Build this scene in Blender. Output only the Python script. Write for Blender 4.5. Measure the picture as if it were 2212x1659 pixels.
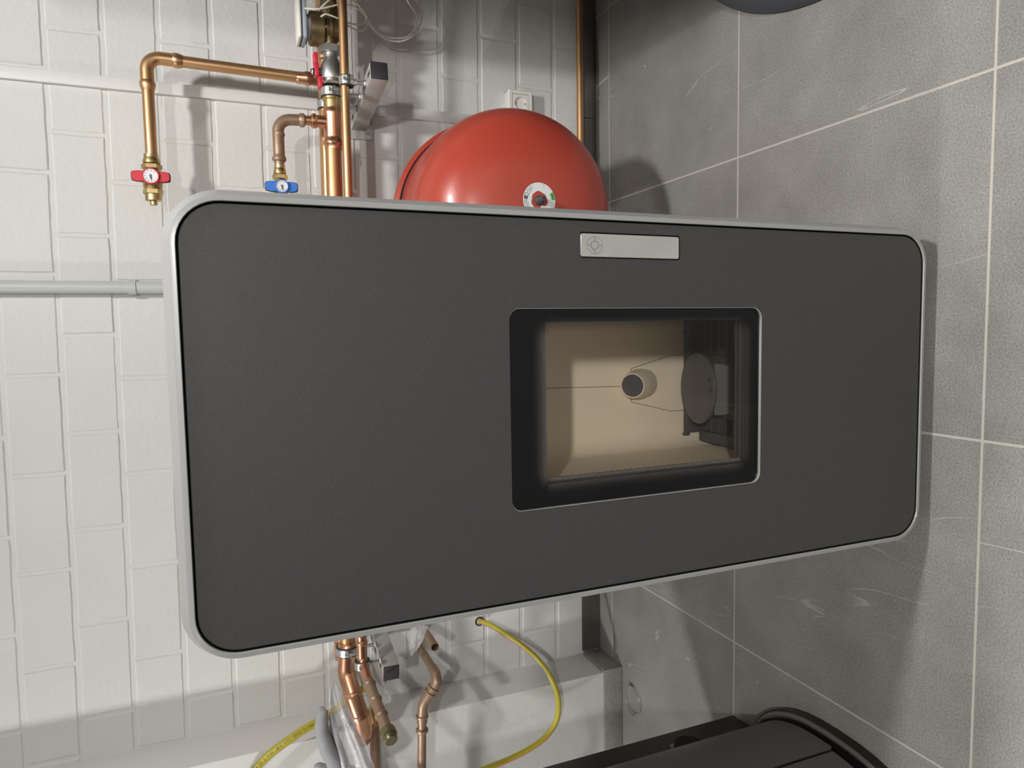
import bpy, bmesh, math, random
from mathutils import Vector, Matrix, noise
random.seed(7)
for o in list(bpy.data.objects): bpy.data.objects.remove(o)
C = bpy.context.scene.collection
V = Vector
PI = math.pi

# ------------------------------------------------------------------ camera
W_, H_ = 2212, 1659
FPX, YAW, PITCH, ROLL, CAMZ = 1505.33, -0.0834966, 0.3845584, -0.0483312, 1.14027
FW = V((math.sin(YAW)*math.cos(PITCH), math.cos(YAW)*math.cos(PITCH), -math.sin(PITCH)))
_R = V((math.cos(YAW), -math.sin(YAW), 0)); _D = FW.cross(_R)
CR = math.cos(ROLL)*_D + math.sin(ROLL)*_R      # picture right (the phone was held sideways)
CU = -math.sin(ROLL)*_D + math.cos(ROLL)*_R     # picture up
cam = bpy.data.cameras.new('camera'); co = bpy.data.objects.new('camera', cam); C.objects.link(co)
m = Matrix((CR, CU, -FW)).transposed().to_4x4(); m.translation = V((0, 0, CAMZ)); co.matrix_world = m
cam.sensor_fit = 'HORIZONTAL'; cam.sensor_width = 36; cam.lens = FPX/W_*36; cam.clip_start = .02
bpy.context.scene.camera = co

def at(x, y, X=None, Y=None, Z=None):           # surveyed point: sight line cut with a known plane of the room
    d = FW + CR*((x-W_/2)/FPX) + CU*((H_/2-y)/FPX)
    t = X/d.x if X is not None else Y/d.y if Y is not None else (Z-CAMZ)/d.z
    return V((0, 0, CAMZ)) + d*t

# ------------------------------------------------------------------ light, exposure
sc = bpy.context.scene
sc.view_settings.view_transform = 'Standard'; sc.view_settings.look = 'None'
sc.view_settings.exposure = 0.45; sc.view_settings.gamma = 1; sc.view_settings.use_curve_mapping = False
w = bpy.data.worlds.new('world'); sc.world = w; w.use_nodes = True
w.node_tree.nodes['Background'].inputs[0].default_value = (1, .97, .93, 1)
w.node_tree.nodes['Background'].inputs[1].default_value = 0.02
CEIL = 2.45
LAMPS = [(.70, .69, 25), (-2.08, .80, 25), (.55, -1.80, 60), (-2.08, -1.8, 7)]
for lx, ly, pw in LAMPS:
    L = bpy.data.lights.new('lamp_light', 'AREA'); L.shape = 'DISK'; L.size = .16; L.energy = pw
    L.color = (1, .98, .945)
    lo = bpy.data.objects.new('lamp_light', L); C.objects.link(lo); lo.location = (lx, ly, 2.405)

# ------------------------------------------------------------------ materials
def mat(name, col, rough=.5, metal=0., **k):
    M = bpy.data.materials.new(name); M.use_nodes = True
    nt = M.node_tree; b = nt.nodes['Principled BSDF']
    b.inputs['Base Color'].default_value = (*col, 1); b.inputs['Roughness'].default_value = rough
    b.inputs['Metallic'].default_value = metal
    if 'coat' in k: b.inputs['Coat Weight'].default_value = k['coat']; b.inputs['Coat Roughness'].default_value = .15
    if 'spec' in k: b.inputs['Specular IOR Level'].default_value = k['spec']
    if 'emit' in k:
        b.inputs['Emission Color'].default_value = (*k['emit'][0], 1); b.inputs['Emission Strength'].default_value = k['emit'][1]
    N = nt.nodes; K = nt.links
    tc = N.new('ShaderNodeTexCoord')
    if 'vary' in k:            # (scale, second colour, low, high)
        s, c2, lo, hi = k['vary']
        n = N.new('ShaderNodeTexNoise'); n.inputs['Scale'].default_value = s; n.inputs['Detail'].default_value = 5
        K.new(tc.outputs['Object'], n.inputs['Vector'])
        r = N.new('ShaderNodeMapRange'); r.inputs[1].default_value = lo; r.inputs[2].default_value = hi
        K.new(n.outputs['Fac'], r.inputs[0])
        mx = N.new('ShaderNodeMix'); mx.data_type = 'RGBA'
        mx.inputs[6].default_value = (*col, 1); mx.inputs[7].default_value = (*c2, 1)
        K.new(r.outputs[0], mx.inputs[0]); K.new(mx.outputs[2], b.inputs['Base Color'])
        if 'rv' in k:
            r2 = N.new('ShaderNodeMapRange'); r2.inputs[1].default_value = lo; r2.inputs[2].default_value = hi
            r2.inputs[3].default_value = rough; r2.inputs[4].default_value = k['rv']
            K.new(n.outputs['Fac'], r2.inputs[0]); K.new(r2.outputs[0], b.inputs['Roughness'])
    if 'bump' in k:            # (scale, strength, distance)
        s, st, di = k['bump']
        n = N.new('ShaderNodeTexNoise'); n.inputs['Scale'].default_value = s; n.inputs['Detail'].default_value = 6
        K.new(tc.outputs['Object'], n.inputs['Vector'])
        bp = N.new('ShaderNodeBump'); bp.inputs['Strength'].default_value = st; bp.inputs['Distance'].default_value = di
        K.new(n.outputs['Fac'], bp.inputs['Height']); K.new(bp.outputs[0], b.inputs['Normal'])
    return M

M = {}
M['paint'] = mat('white wall paint', (.675, .675, .66), .62, vary=(3, (.635, .635, .62), .4, .75), bump=(75, .35, .003))
M['plaster'] = mat('white plaster', (.71, .71, .695), .6, bump=(30, .25, .004))
M['ceil'] = mat('ceiling white', (.72, .71, .70), .8)
M['side'] = mat('side wall plaster', (.62, .61, .59), .7, bump=(30, .25, .004))
M['copper'] = mat('copper', (.66, .40, .215), .38, 1, vary=(14, (.53, .31, .155), .35, .7), rv=.48)
M['copper_new'] = mat('fresh copper', (.72, .40, .26), .28, 1, vary=(20, (.58, .31, .19), .35, .7), rv=.38)
M['copper_dull'] = mat('tarnished copper', (.41, .285, .20), .44, .65, vary=(12, (.30, .20, .14), .35, .7), rv=.55)
M['brass'] = mat('brass', (.62, .48, .24), .30, 1, vary=(30, (.42, .32, .15), .4, .7), rv=.45)
M['bronze'] = mat('bronze', (.25, .19, .10), .42, .9, vary=(40, (.16, .12, .07), .4, .7))
M['olive'] = mat('aged brass cap', (.22, .19, .11), .38, .8)
M['zinc'] = mat('zinc plated steel', (.62, .63, .62), .36, 1, vary=(18, (.42, .43, .42), .35, .7), rv=.5)
M['galv'] = mat('galvanised steel', (.60, .61, .58), .5, .55, vary=(10, (.50, .51, .48), .35, .7))
M['chrome'] = mat('nickel', (.75, .76, .76), .2, 1)
M['rubber'] = mat('black rubber', (.03, .03, .032), .6)
M['cap'] = mat('black plastic cap', (.035, .033, .038), .5, bump=(60, .2, .002))
M['red'] = mat('red plastic', (.62, .03, .05), .38, bump=(150, .12, .001))
M['blue'] = mat('blue plastic', (.04, .19, .62), .38, bump=(150, .12, .001))
M['dial'] = mat('dial face', (.80, .80, .84), .4)
M['mark'] = mat('dial markings', (.12, .12, .13), .5)
M['vessel'] = mat('red vessel paint', (.46, .060, .036), .34, coat=.25, vary=(2.5, (.42, .055, .034), .4, .7), bump=(220, .12, .001))
M['white_pl'] = mat('white plastic', (.80, .79, .74), .32)
M['trunk'] = mat('painted trunking', (.70, .70, .685), .45)
M['pvc'] = mat('light grey tube', (.52, .54, .53), .38)
M['cable'] = mat('white cable', (.74, .72, .65), .45)
M['greybox'] = mat('actuator grey', (.36, .41, .47), .45)
M['darkgrey'] = mat('actuator dark', (.07, .08, .09), .45)
M['alu'] = mat('silver painted frame', (.325, .33, .333), .38, .15, coat=.2)
M['black'] = mat('black gap', (.006, .006, .006), .6)
M['body'] = mat('stove body black', (.03, .03, .032), .5, .2)
M['iron'] = mat('cast iron', (.085, .085, .088), .55, .35, bump=(120, .3, .002))
M['iron_lt'] = mat('burner steel', (.125, .122, .12), .5, .3, bump=(120, .25, .002))
M['ash'] = mat('burner block', (.22, .215, .205), .6, .1, bump=(150, .3, .002))
M['verm'] = mat('beige lining board', (.86, .745, .575), .75, vary=(6, (.83, .715, .545), .35, .7), bump=(180, .15, .001))
M['seam'] = mat('lining seam', (.22, .16, .10), .8)
M['rope'] = mat('door rope seal', (.16, .14, .125), .8, bump=(300, 1, .003))
M['disp'] = mat('brushed display plate', (.56, .56, .54), .33, .5, vary=(9, (.46, .46, .445), .3, .7))
M['hose_y'] = mat('yellow hose', (.50, .43, .045), .38)
M['hose_p'] = mat('pink hose stripe', (.66, .20, .14), .4)
M['hose_g'] = mat('grey hose stripe', (.22, .22, .23), .4)
M['ink'] = mat('dark print', (.10, .09, .03), .6)
M['glove'] = mat('grey knitted glove', (.33, .335, .35), .92, vary=(30, (.30, .305, .32), .4, .7), bump=(420, .25, .001))
M['app_grey'] = mat('grey appliance shell', (.13, .125, .122), .42, .25, bump=(260, .15, .001))
M['app_black'] = mat('black appliance body', (.0105, .0095, .0095), .4)
M['tank'] = mat('blue grey tank jacket', (.075, .085, .10), .5, bump=(150, .15, .001))
M['lbl'] = mat('white label', (.78, .80, .80), .35)
M['lbl_g'] = mat('green label patch', (.16, .50, .14), .4)
M['lbl_t'] = mat('label print', (.33, .34, .36), .5)
M['lbl_k'] = mat('label black print', (.02, .05, .02), .5)
M['lamp'] = mat('lamp lens', (.9, .9, .88), .4, emit=((1, .95, .88), 3.0))

def panel_paint():
    M_ = mat('anthracite metallic paint', (.068, .067, .069), .45, .3, spec=.45)
    nt = M_.node_tree; N = nt.nodes; K = nt.links; b = N['Principled BSDF']; tc = N.new('ShaderNodeTexCoord')
    n = N.new('ShaderNodeTexVoronoi'); n.inputs['Scale'].default_value = 1500
    K.new(tc.outputs['Object'], n.inputs['Vector'])
    r = N.new('ShaderNodeValToRGB')
    r.color_ramp.elements[0].position = .0; r.color_ramp.elements[0].color = (.048, .0475, .050, 1)
    r.color_ramp.elements[1].position = 1; r.color_ramp.elements[1].color = (.072, .071, .074, 1)
    bw = N.new('ShaderNodeSeparateColor'); K.new(n.outputs['Color'], bw.inputs[0]); K.new(bw.outputs[0], r.inputs[0])
    K.new(r.outputs[0], b.inputs['Base Color'])
    bp = N.new('ShaderNodeBump'); bp.inputs['Strength'].default_value = .25; bp.inputs['Distance'].default_value = .0003
    K.new(bw.outputs[1], bp.inputs['Height']); K.new(bp.outputs[0], b.inputs['Normal'])
    return M_
M['panel'] = panel_paint()

def math_node(N, K, op, a, b=None, c=None):
    n = N.new('ShaderNodeMath'); n.operation = op
    for i, v in enumerate((a, b, c)):
        if v is None: continue
        if isinstance(v, (int, float)): n.inputs[i].default_value = v
        else: K.new(v, n.inputs[i])
    return n.outputs[0]

TX, TY, X0, Y0, GW = .5932, .6, .3983, 1.9596, .0022
def tile_mat(name, floor):
    M_ = mat(name, (.2, .19, .18), .5)
    nt = M_.node_tree; N = nt.nodes; K = nt.links; b = N['Principled BSDF']; tc = N.new('ShaderNodeTexCoord')
    sep = N.new('ShaderNodeSeparateXYZ'); K.new(tc.outputs['Object'], sep.inputs[0])
    def noise_(scale, det=6, vec=None, rough=.6):
        n = N.new('ShaderNodeTexNoise'); n.inputs['Scale'].default_value = scale; n.inputs['Detail'].default_value = det
        n.inputs['Roughness'].default_value = rough
        K.new(vec if vec else tc.outputs['Object'], n.inputs['Vector']); return n.outputs['Fac']
    cloud = noise_(5.5, 7); grit = noise_(300, 3); spk = noise_(420, 2)
    r = N.new('ShaderNodeMapRange'); r.inputs[1].default_value = .3; r.inputs[2].default_value = .72; K.new(cloud, r.inputs[0])
    mx = N.new('ShaderNodeMix'); mx.data_type = 'RGBA'; mx.inputs[6].default_value = (.210, .203, .194, 1); mx.inputs[7].default_value = (.292, .284, .272, 1)
    K.new(r.outputs[0], mx.inputs[0])
    g = N.new('ShaderNodeMapRange'); g.inputs[1].default_value = .32; g.inputs[2].default_value = .68; g.inputs[3].default_value = .74; g.inputs[4].default_value = 1.28
    K.new(grit, g.inputs[0])
    mg = N.new('ShaderNodeMix'); mg.data_type = 'RGBA'; mg.blend_type = 'MULTIPLY'; mg.inputs[0].default_value = 1
    K.new(mx.outputs[2], mg.inputs[6]); K.new(g.outputs[0], mg.inputs[7])
    out = mg.outputs[2]
    if floor:
        u = math_node(N, K, 'DIVIDE', math_node(N, K, 'SUBTRACT', sep.outputs[0], X0), TX)
        v = math_node(N, K, 'DIVIDE', math_node(N, K, 'SUBTRACT', sep.outputs[1], Y0), TY)
        fu = math_node(N, K, 'ABSOLUTE', math_node(N, K, 'SUBTRACT', u, math_node(N, K, 'ROUND', u)))
        fv = math_node(N, K, 'ABSOLUTE', math_node(N, K, 'SUBTRACT', v, math_node(N, K, 'ROUND', v)))
        cell = N.new('ShaderNodeCombineXYZ'); K.new(math_node(N, K, 'FLOOR', u), cell.inputs[0]); K.new(math_node(N, K, 'FLOOR', v), cell.inputs[1])
        wn = N.new('ShaderNodeTexWhiteNoise'); K.new(cell.outputs[0], wn.inputs['Vector'])
        # thin mineral veins, each tile its own slice of the pattern
        mr = N.new('ShaderNodeMapping'); mr.inputs['Rotation'].default_value = (0, 0, -.10); K.new(tc.outputs['Object'], mr.inputs['Vector'])
        mp = N.new('ShaderNodeMapping'); mp.inputs['Scale'].default_value = (6.0, .75, 1)
        K.new(mr.outputs[0], mp.inputs['Vector'])
        ad = N.new('ShaderNodeVectorMath'); ad.operation = 'ADD'; K.new(mp.outputs[0], ad.inputs[0])
        sc_ = N.new('ShaderNodeVectorMath'); sc_.operation = 'SCALE'; K.new(wn.outputs['Color'], sc_.inputs[0]); sc_.inputs['Scale'].default_value = 40
        K.new(sc_.outputs[0], ad.inputs[1])
        vn = noise_(1.0, 3, ad.outputs[0], .45)
        d = math_node(N, K, 'ABSOLUTE', math_node(N, K, 'SUBTRACT', vn, .5))
        line = math_node(N, K, 'SUBTRACT', 1, math_node(N, K, 'MULTIPLY', d, 420)); 
        line = math_node(N, K, 'MAXIMUM', line, 0)
        brk = noise_(3.6, 4); bm_ = N.new('ShaderNodeMapRange'); bm_.inputs[1].default_value = .50; bm_.inputs[2].default_value = .60; K.new(brk, bm_.inputs[0])
        line = math_node(N, K, 'MULTIPLY', line, bm_.outputs[0])
        mv = N.new('ShaderNodeMix'); mv.data_type = 'RGBA'; K.new(math_node(N, K, 'MULTIPLY', line, .75), mv.inputs[0]); K.new(out, mv.inputs[6]); mv.inputs[7].default_value = (.55, .54, .52, 1)
        tn = N.new('ShaderNodeMapRange'); tn.inputs[3].default_value = .93; tn.inputs[4].default_value = 1.07; K.new(wn.outputs['Value'], tn.inputs[0])
        mt = N.new('ShaderNodeMix'); mt.data_type = 'RGBA'; mt.blend_type = 'MULTIPLY'; mt.inputs[0].default_value = 1
        K.new(mv.outputs[2], mt.inputs[6]); K.new(tn.outputs[0], mt.inputs[7])
        ju = math_node(N, K, 'LESS_THAN', fu, GW/TX); jv = math_node(N, K, 'LESS_THAN', fv, GW/TY)
        j = math_node(N, K, 'MAXIMUM', ju, jv)
        mj = N.new('ShaderNodeMix'); mj.data_type = 'RGBA'; K.new(j, mj.inputs[0]); K.new(mt.outputs[2], mj.inputs[6]); mj.inputs[7].default_value = (.47, .455, .41, 1)
        out = mj.outputs[2]
    K.new(out, b.inputs['Base Color'])
    hr = N.new('ShaderNodeMapRange'); hr.inputs[1].default_value = .3; hr.inputs[2].default_value = .7; hr.inputs[3].default_value = .38; hr.inputs[4].default_value = .62
    K.new(spk, hr.inputs[0]); K.new(hr.outputs[0], b.inputs['Roughness'])
    bp = N.new('ShaderNodeBump'); bp.inputs['Strength'].default_value = .42; bp.inputs['Distance'].default_value = .0010
    K.new(grit, bp.inputs['Height']); K.new(bp.outputs[0], b.inputs['Normal'])
    return M_
M['floor'] = tile_mat('grey stone floor tile', True)
M['skirt'] = tile_mat('grey stone skirting tile', False)
M['skirt_shaded'] = mat('skirting tile with painted shade', (.085, .082, .078), .55, vary=(9, (.055, .053, .050), .35, .7), bump=(200, .3, .001))  # skirting tile with the shade under the wall edge put into its colour

# ------------------------------------------------------------------ geometry helpers
class MB:
    def __init__(s): s.b = bmesh.new()
    def loft(s, rings, closed=True, cap0=False, cap1=False, mi=None):
        R = [[s.b.verts.new(p) for p in r] for r in rings]
        n = len(R[0]); rng = n if closed else n-1
        for a, b in zip(R, R[1:]):
            for i in range(rng):
                f = s.b.faces.new((a[i], a[(i+1) % n], b[(i+1) % n], b[i]))
                if mi: f.material_index = mi(i)
        if cap0: s.b.faces.new(R[0][::-1])
        if cap1: s.b.faces.new(R[-1])
        return s
    def lathe(s, prof, o, ax, seg=28, cap=True, rot=0):
        o = V(o); ax = V(ax).normalized(); u = ax.orthogonal().normalized()
        if abs(ax.z) < .9: u = V((0, 0, 1)) - ax*ax.z; u.normalize()
        v = ax.cross(u)
        return s.loft([[o+ax*t+(u*math.cos(rot+2*PI*i/seg)+v*math.sin(rot+2*PI*i/seg))*max(r, 1e-5) for i in range(seg)] for t, r in prof], True, cap, cap)
    def tube(s, pts, r, seg=14, cap=True, mi=None, up=None, rad=None):
        pts = [V(p) for p in pts]; n = len(pts); T = []
        for i in range(n):
            T.append(((pts[min(i+1, n-1)]-pts[max(i-1, 0)])).normalized())
        nrm = T[0].orthogonal().normalized() if up is None else (V(up)-T[0]*V(up).dot(T[0])).normalized()
        rings = []
        for i, (p, t) in enumerate(zip(pts, T)):
            if i:
                ax = T[i-1].cross(t)
                if ax.length > 1e-7: nrm = Matrix.Rotation(T[i-1].angle(t), 3, ax.normalized()) @ nrm
                nrm = (nrm-t*nrm.dot(t)).normalized()
            bn = t.cross(nrm); rr = r if rad is None else rad[i]
            rings.append([p+(nrm*math.cos(2*PI*k/seg)+bn*math.sin(2*PI*k/seg))*rr for k in range(seg)])
        return s.loft(rings, True, cap, cap, mi)
    def box(s, a, b, M_=None, bev=0):
        a, b = V(a), V(b)
        t = bmesh.new(); bmesh.ops.create_cube(t, size=1)
        for v in t.verts: v.co = V(((a.x+b.x)/2+v.co.x*(b.x-a.x), (a.y+b.y)/2+v.co.y*(b.y-a.y), (a.z+b.z)/2+v.co.z*(b.z-a.z)))
        if bev: bmesh.ops.bevel(t, geom=t.edges[:], offset=bev, segments=2, profile=.5, affect='EDGES')
        s.join(t, M_); return s
    def join(s, t, M_=None):
        t.verts.index_update(); vm = [s.b.verts.new(M_ @ v.co if M_ else v.co) for v in t.verts]
        for f in t.faces:
            try: s.b.faces.new([vm[v.index] for v in f.verts])
            except ValueError: pass
        t.free()
    def poly(s, pts, d):                                   # flat outline given thickness along d
        d = V(d); pts = [V(p) for p in pts]
        return s.loft([pts, [p+d for p in pts]], True, True, True)
    def grid(s, rows):
        return s.loft(rows, False)

def path(pts, rads, n=8):                                   # polyline with rounded corners
    pts = [V(p) for p in pts]; out = [pts[0]]
    for i in range(1, len(pts)-1):
        p, a, b = pts[i], (pts[i-1]-pts[i]).normalized(), (pts[i+1]-pts[i]).normalized()
        R = rads if isinstance(rads, (int, float)) else rads[i-1]
        ang = a.angle(b)
        if ang > 3.10: out.append(p); continue
        t = min(R/math.tan(ang/2), (pts[i-1]-p).length*.49, (pts[i+1]-p).length*.49); R = t*math.tan(ang/2)
        c = p+(a+b).normalized()*(R/math.sin(ang/2)); s, e = p+a*t-c, p+b*t-c; th = s.angle(e)
        for k in range(n+1):
            f = k/n; out.append(c+(s*math.sin((1-f)*th)+e*math.sin(f*th))/math.sin(th))
    out.append(pts[-1]); return out

def spline(pts, n=10):                                      # Catmull-Rom
    P = [V(p) for p in pts]; P = [2*P[0]-P[1]]+P+[2*P[-1]-P[-2]]; out = []
    for i in range(1, len(P)-2):
        for k in range(n):
            t = k/n; a, b, c, d = P[i-1:i+3]
            out.append(.5*((2*b)+(c-a)*t+(2*a-5*b+4*c-d)*t*t+(3*b-a-3*c+d)*t**3))
    out.append(P[-2]); return out

def tag(o, label=None, cat=None, group=None, kind=None):
    for k, v in (('label', label), ('category', cat), ('group', group), ('kind', kind)):
        if v: o[k] = v
    return o

def obj(name, mb, m, parent=None, ang=40, flat=False, mods=()):
    b = mb.b if isinstance(mb, MB) else mb
    bmesh.ops.recalc_face_normals(b, faces=b.faces[:])
    me = bpy.data.meshes.new(name); b.to_mesh(me); b.free()
    for x in (m if isinstance(m, (list, tuple)) else [m]): me.materials.append(x)
    if not flat:
        me.polygons.foreach_set('use_smooth', [True]*len(me.polygons))
        me.set_sharp_from_angle(angle=math.radians(ang))
    o = bpy.data.objects.new(name, me); C.objects.link(o)
    if parent:
        o.parent = parent; o.matrix_parent_inverse = root_matrix(parent).inverted()
    return o
def islands(bm):
    seen = set(); out = []
    for v in bm.verts:
        if v in seen: continue
        st = [v]; seen.add(v); comp = []
        while st:
            q = st.pop(); comp.append(q)
            for e in q.link_edges:
                o_ = e.other_vert(q)
                if o_ not in seen: seen.add(o_); st.append(o_)
        out.append(comp)
    return out
def objs(name, mb, m, parent=None, k=1, **kw):               # one object per separate piece
    bmesh.ops.recalc_face_normals(mb.b, faces=mb.b.faces[:]); out = []
    isl = islands(mb.b)
    for g in range(0, len(isl), k):
        n = bmesh.new(); vs = [v for c in isl[g:g+k] for v in c]; mp = {v: n.verts.new(v.co) for v in vs}
        for f in {f for v in vs for f in v.link_faces}: n.faces.new([mp[v] for v in f.verts])
        out.append(obj(name, n, m, parent, **kw))
    return out
def root_matrix(o):
    mm = Matrix.Translation(o.location)
    while o.parent: o = o.parent; mm = Matrix.Translation(o.location)
    return mm
def thing(name, loc, label, cat, group=None):
    o = bpy.data.objects.new(name, None); C.objects.link(o); o.location = loc; o.empty_display_size = .05
    return tag(o, label, cat, group)
def sub(name, mb, m, part, **k):                            # sub-part of a part (part matrices are identity in world space)
    o = obj(name, mb, m, None, **k); o.parent = part
    return o
def struct(name, mb, m, label=None, **k):
    return tag(obj(name, mb, m, **k), label, None, None, 'structure')
def text_mesh(body, size, M_, depth=.0004, align='CENTER', sx=1.):
    cu = bpy.data.curves.new('t', 'FONT'); cu.body = body; cu.size = size; cu.extrude = depth; cu.align_x = align; cu.align_y = 'CENTER'
    t = bpy.data.objects.new('t', cu); C.objects.link(t)
    bpy.context.view_layer.update()
    me = bpy.data.meshes.new_from_object(t.evaluated_get(bpy.context.evaluated_depsgraph_get()))
    b = bmesh.new(); b.from_mesh(me); bpy.data.objects.remove(t); bpy.data.curves.remove(cu); bpy.data.meshes.remove(me)
    for v in b.verts: v.co.x *= sx
    for v in b.verts: v.co = M_ @ v.co
    return b
def frame(o, x, y):                                          # matrix with given local x and y directions
    x = V(x).normalized(); z = x.cross(V(y)).normalized(); y = z.cross(x)
    m_ = Matrix((x, y, z)).transposed().to_4x4(); m_.translation = V(o); return m_

# ------------------------------------------------------------------ room shell
YW = 2.05
XL, XR, YF = -3.6, 2.3, -3.0
struct('floor', MB().box((XL, YF, -.05), (XR, YW+.1, 0)), M['floor'], flat=True)
struct('ceiling', MB().box((XL, YF, CEIL), (XR, YW+.1, CEIL+.05)), M['ceil'], flat=True)
struct('wall_left', MB().box((XL-.1, YF, 0), (XL, YW+.1, CEIL)), M['side'], flat=True)
struct('wall_right', MB().box((XR, YF, 0), (XR+.1, YW+.1, CEIL)), M['side'], flat=True)
struct('wall_front', MB().box((XL, YF-.1, 0), (XR, YF, CEIL)), M['side'], flat=True)

# back wall: painted sand-lime blocks, 25 x 12.5 cm, with sunk joints
mb = MB(); b = mb.b
XS, XE = -1.16, XR; J = .0050; DEP = .0024; JV = .0036
def zj(z, x): return z-.0105*(x+.1)*min(1, max(0, z)/.3)
def rnd(a): return random.uniform(-a, a)
for k in range(0, 20):
    z0, z1 = .03+.125*k, .03+.125*(k+1)
    if k == 0: z0 = -.02
    z1 = min(z1, CEIL+.02)
    ph = .005 if k % 2 else -.105+rnd(.012)
    x = ph-.25*6
    while x < XE:
        x0, x1 = max(x, XS), min(x+.25, XE); x += .25
        if x1-x0 < .02: continue
        n = 8; yo = rnd(.0008); e = .0014+abs(rnd(.0010))
        def edge(t0, t1, along):  # wavy outline
            return t0
        out = []; inn = []
        def pt(px, pz, w, y): return V((px+rnd(w), y+yo, zj(pz, px)+rnd(w)))
        ring = []
        for i in range(n): ring.append((x0+JV+(x1-x0-2*JV)*i/n, z0+J, 0, -1))
        for i in range(4): ring.append((x1-JV, z0+J+(z1-z0-2*J)*i/4, 1, 0))
        for i in range(n): ring.append((x1-JV-(x1-x0-2*JV)*i/n, z1-J, 0, 1))
        for i in range(4): ring.append((x0+JV, z1-J-(z1-z0-2*J)*i/4, -1, 0))
        jit = [(rnd(.0011), rnd(.0011)) for _ in ring]
        R0 = [b.verts.new((px+nx*.002+jx, YW+DEP+.001, zj(pz+nz*.002, px)+jz)) for (px, pz, nx, nz), (jx, jz) in zip(ring, jit)]
        cx, cz = (x0+x1)/2, (z0+z1)/2
        def inw(px, pz, e): return (px-math.copysign(min(e, abs(px-cx)), px-cx), pz-math.copysign(min(e, abs(pz-cz)), pz-cz))
        R1 = []; R2 = []
        for (px, pz, nx, nz), (jx, jz) in zip(ring, jit):
            a_, c_ = inw(px, pz, e if (nx or nz) else e)
            R1.append(b.verts.new((a_+jx, YW+.0012+yo, zj(c_, px)+jz)))
            a_, c_ = inw(px, pz, e+.0016)
            R2.append(b.verts.new((a_+jx*.6, YW+yo, zj(c_, px)+jz*.6)))
        m_ = len(ring)
        for A, B in ((R0, R1), (R1, R2)):
            for i in range(m_): b.faces.new((A[i], A[(i+1) % m_], B[(i+1) % m_], B[i]))
        b.faces.new(R2)
mb.box((XS, YW+DEP, -.02), (XE, YW+.12, CEIL+.02))
struct('wall_back', mb, M['paint'], ang=6)

# projecting pier on the left, its skirting and the skirting along the back wall
PX, PY = -1.108, 1.905
struct('wall_pier', MB().box((XL, PY, 0), (PX, YW+.1, CEIL), bev=.002), M['plaster'], 'white plastered pier projecting beside the block wall')
mb = MB()
mb.box((XL, PY-.010, .001), (PX+.012, PY, .066), bev=.0012)
mb.box((PX, PY, .001), (PX+.012, YW-.01, .066), bev=.0012)
struct('baseboard_left', mb, M['skirt'], 'grey tile skirting round the white pier')
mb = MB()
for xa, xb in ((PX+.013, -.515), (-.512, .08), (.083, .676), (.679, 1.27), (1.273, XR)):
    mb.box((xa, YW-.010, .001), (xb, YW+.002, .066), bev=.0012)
struct('baseboard_back', mb, M['skirt_shaded'], 'grey tile skirting, shade painted in, along the white block wall')

# ceiling lamps
for i, (lx, ly, pw) in enumerate(LAMPS):
    g = thing('ceiling_light', (lx, ly, CEIL), ['round white ceiling light above the red vessel', 'round white ceiling light above the dark appliance', 'round white ceiling light in the right front of the room, facing the stove window', 'round white ceiling light in the far left front of the room'][i], 'ceiling light', 'round ceiling lights')
    obj('frame', MB().lathe([(0, .06), (0, .12), (.02, .12), (.034, .108), (.034, .098), (.004, .095)], (lx, ly, CEIL-.001), (0, 0, -1), 40, False), M['white_pl'], g)
    obj('diffuser', MB().lathe([(0, .096), (.004, .096), (.012, .07), (.013, 0)], (lx, ly, CEIL-.006), (0, 0, -1), 40), M['lamp'], g)

# ------------------------------------------------------------------ the stove
SX0, SX1, SZ0, SZ1 = -.3840, .1640, .020, 1.2041
def rr(x0, x1, z0, z1, r, y, n=10):
    out = []
    for cx, cz, a0 in ((x1-r, z1-r, 0), (x0+r, z1-r, 90), (x0+r, z0+r, 180), (x1-r, z0+r, 270)):
        for i in range(n+1):
            a = math.radians(a0+90*i/n); out.append(V((cx+r*math.cos(a), y, cz+r*math.sin(a))))
    return out
def inset(d, y, R=.064, n=10): return rr(SX0+d, SX1-d, SZ0+d, SZ1-d, max(R-d, .002), y, n)
stove = thing('pellet_stove', ((SX0+SX1)/2, 1.1, 0), 'tall anthracite pellet stove with rounded silver frame and small glass door', 'stove')
obj('body', MB().loft([inset(.014, .868), inset(.014, 1.43), inset(.020, 1.44)], True, False, True), M['body'], stove)
FR = MB().loft([inset(.0, .884), inset(-.0002, .870), inset(.0012, .8665), inset(.0084, .8478), inset(.0093, .8460), inset(.0104, .8455), inset(.0154, .8448), inset(.0160, .8455), inset(.0160, .884), inset(0, .884)])
obj('frame', FR, M['alu'], stove, ang=32)
obj('seal_strip', MB().loft([inset(.010, .8845), inset(.0006, .8845), inset(.0006, .8895), inset(.010, .8895), inset(.010, .8845)]), M['black'], stove)
obj('shadow_gap', MB().loft([inset(.0161, .8470), inset(.0165, .8472), inset(.0167, .864), inset(.03, .865), inset(.03, .8675), inset(.0159, .8675), inset(.0161, .8470)]), M['black'], stove)
for sx in (-.31, .09):
    for sy in (.93, 1.36):
        obj('foot', MB().lathe([(0, .022), (.006, .022), (.008, .012), (.036, .012)], (sx, sy, 0), (0, 0, 1)), M['rubber'], stove)

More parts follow.
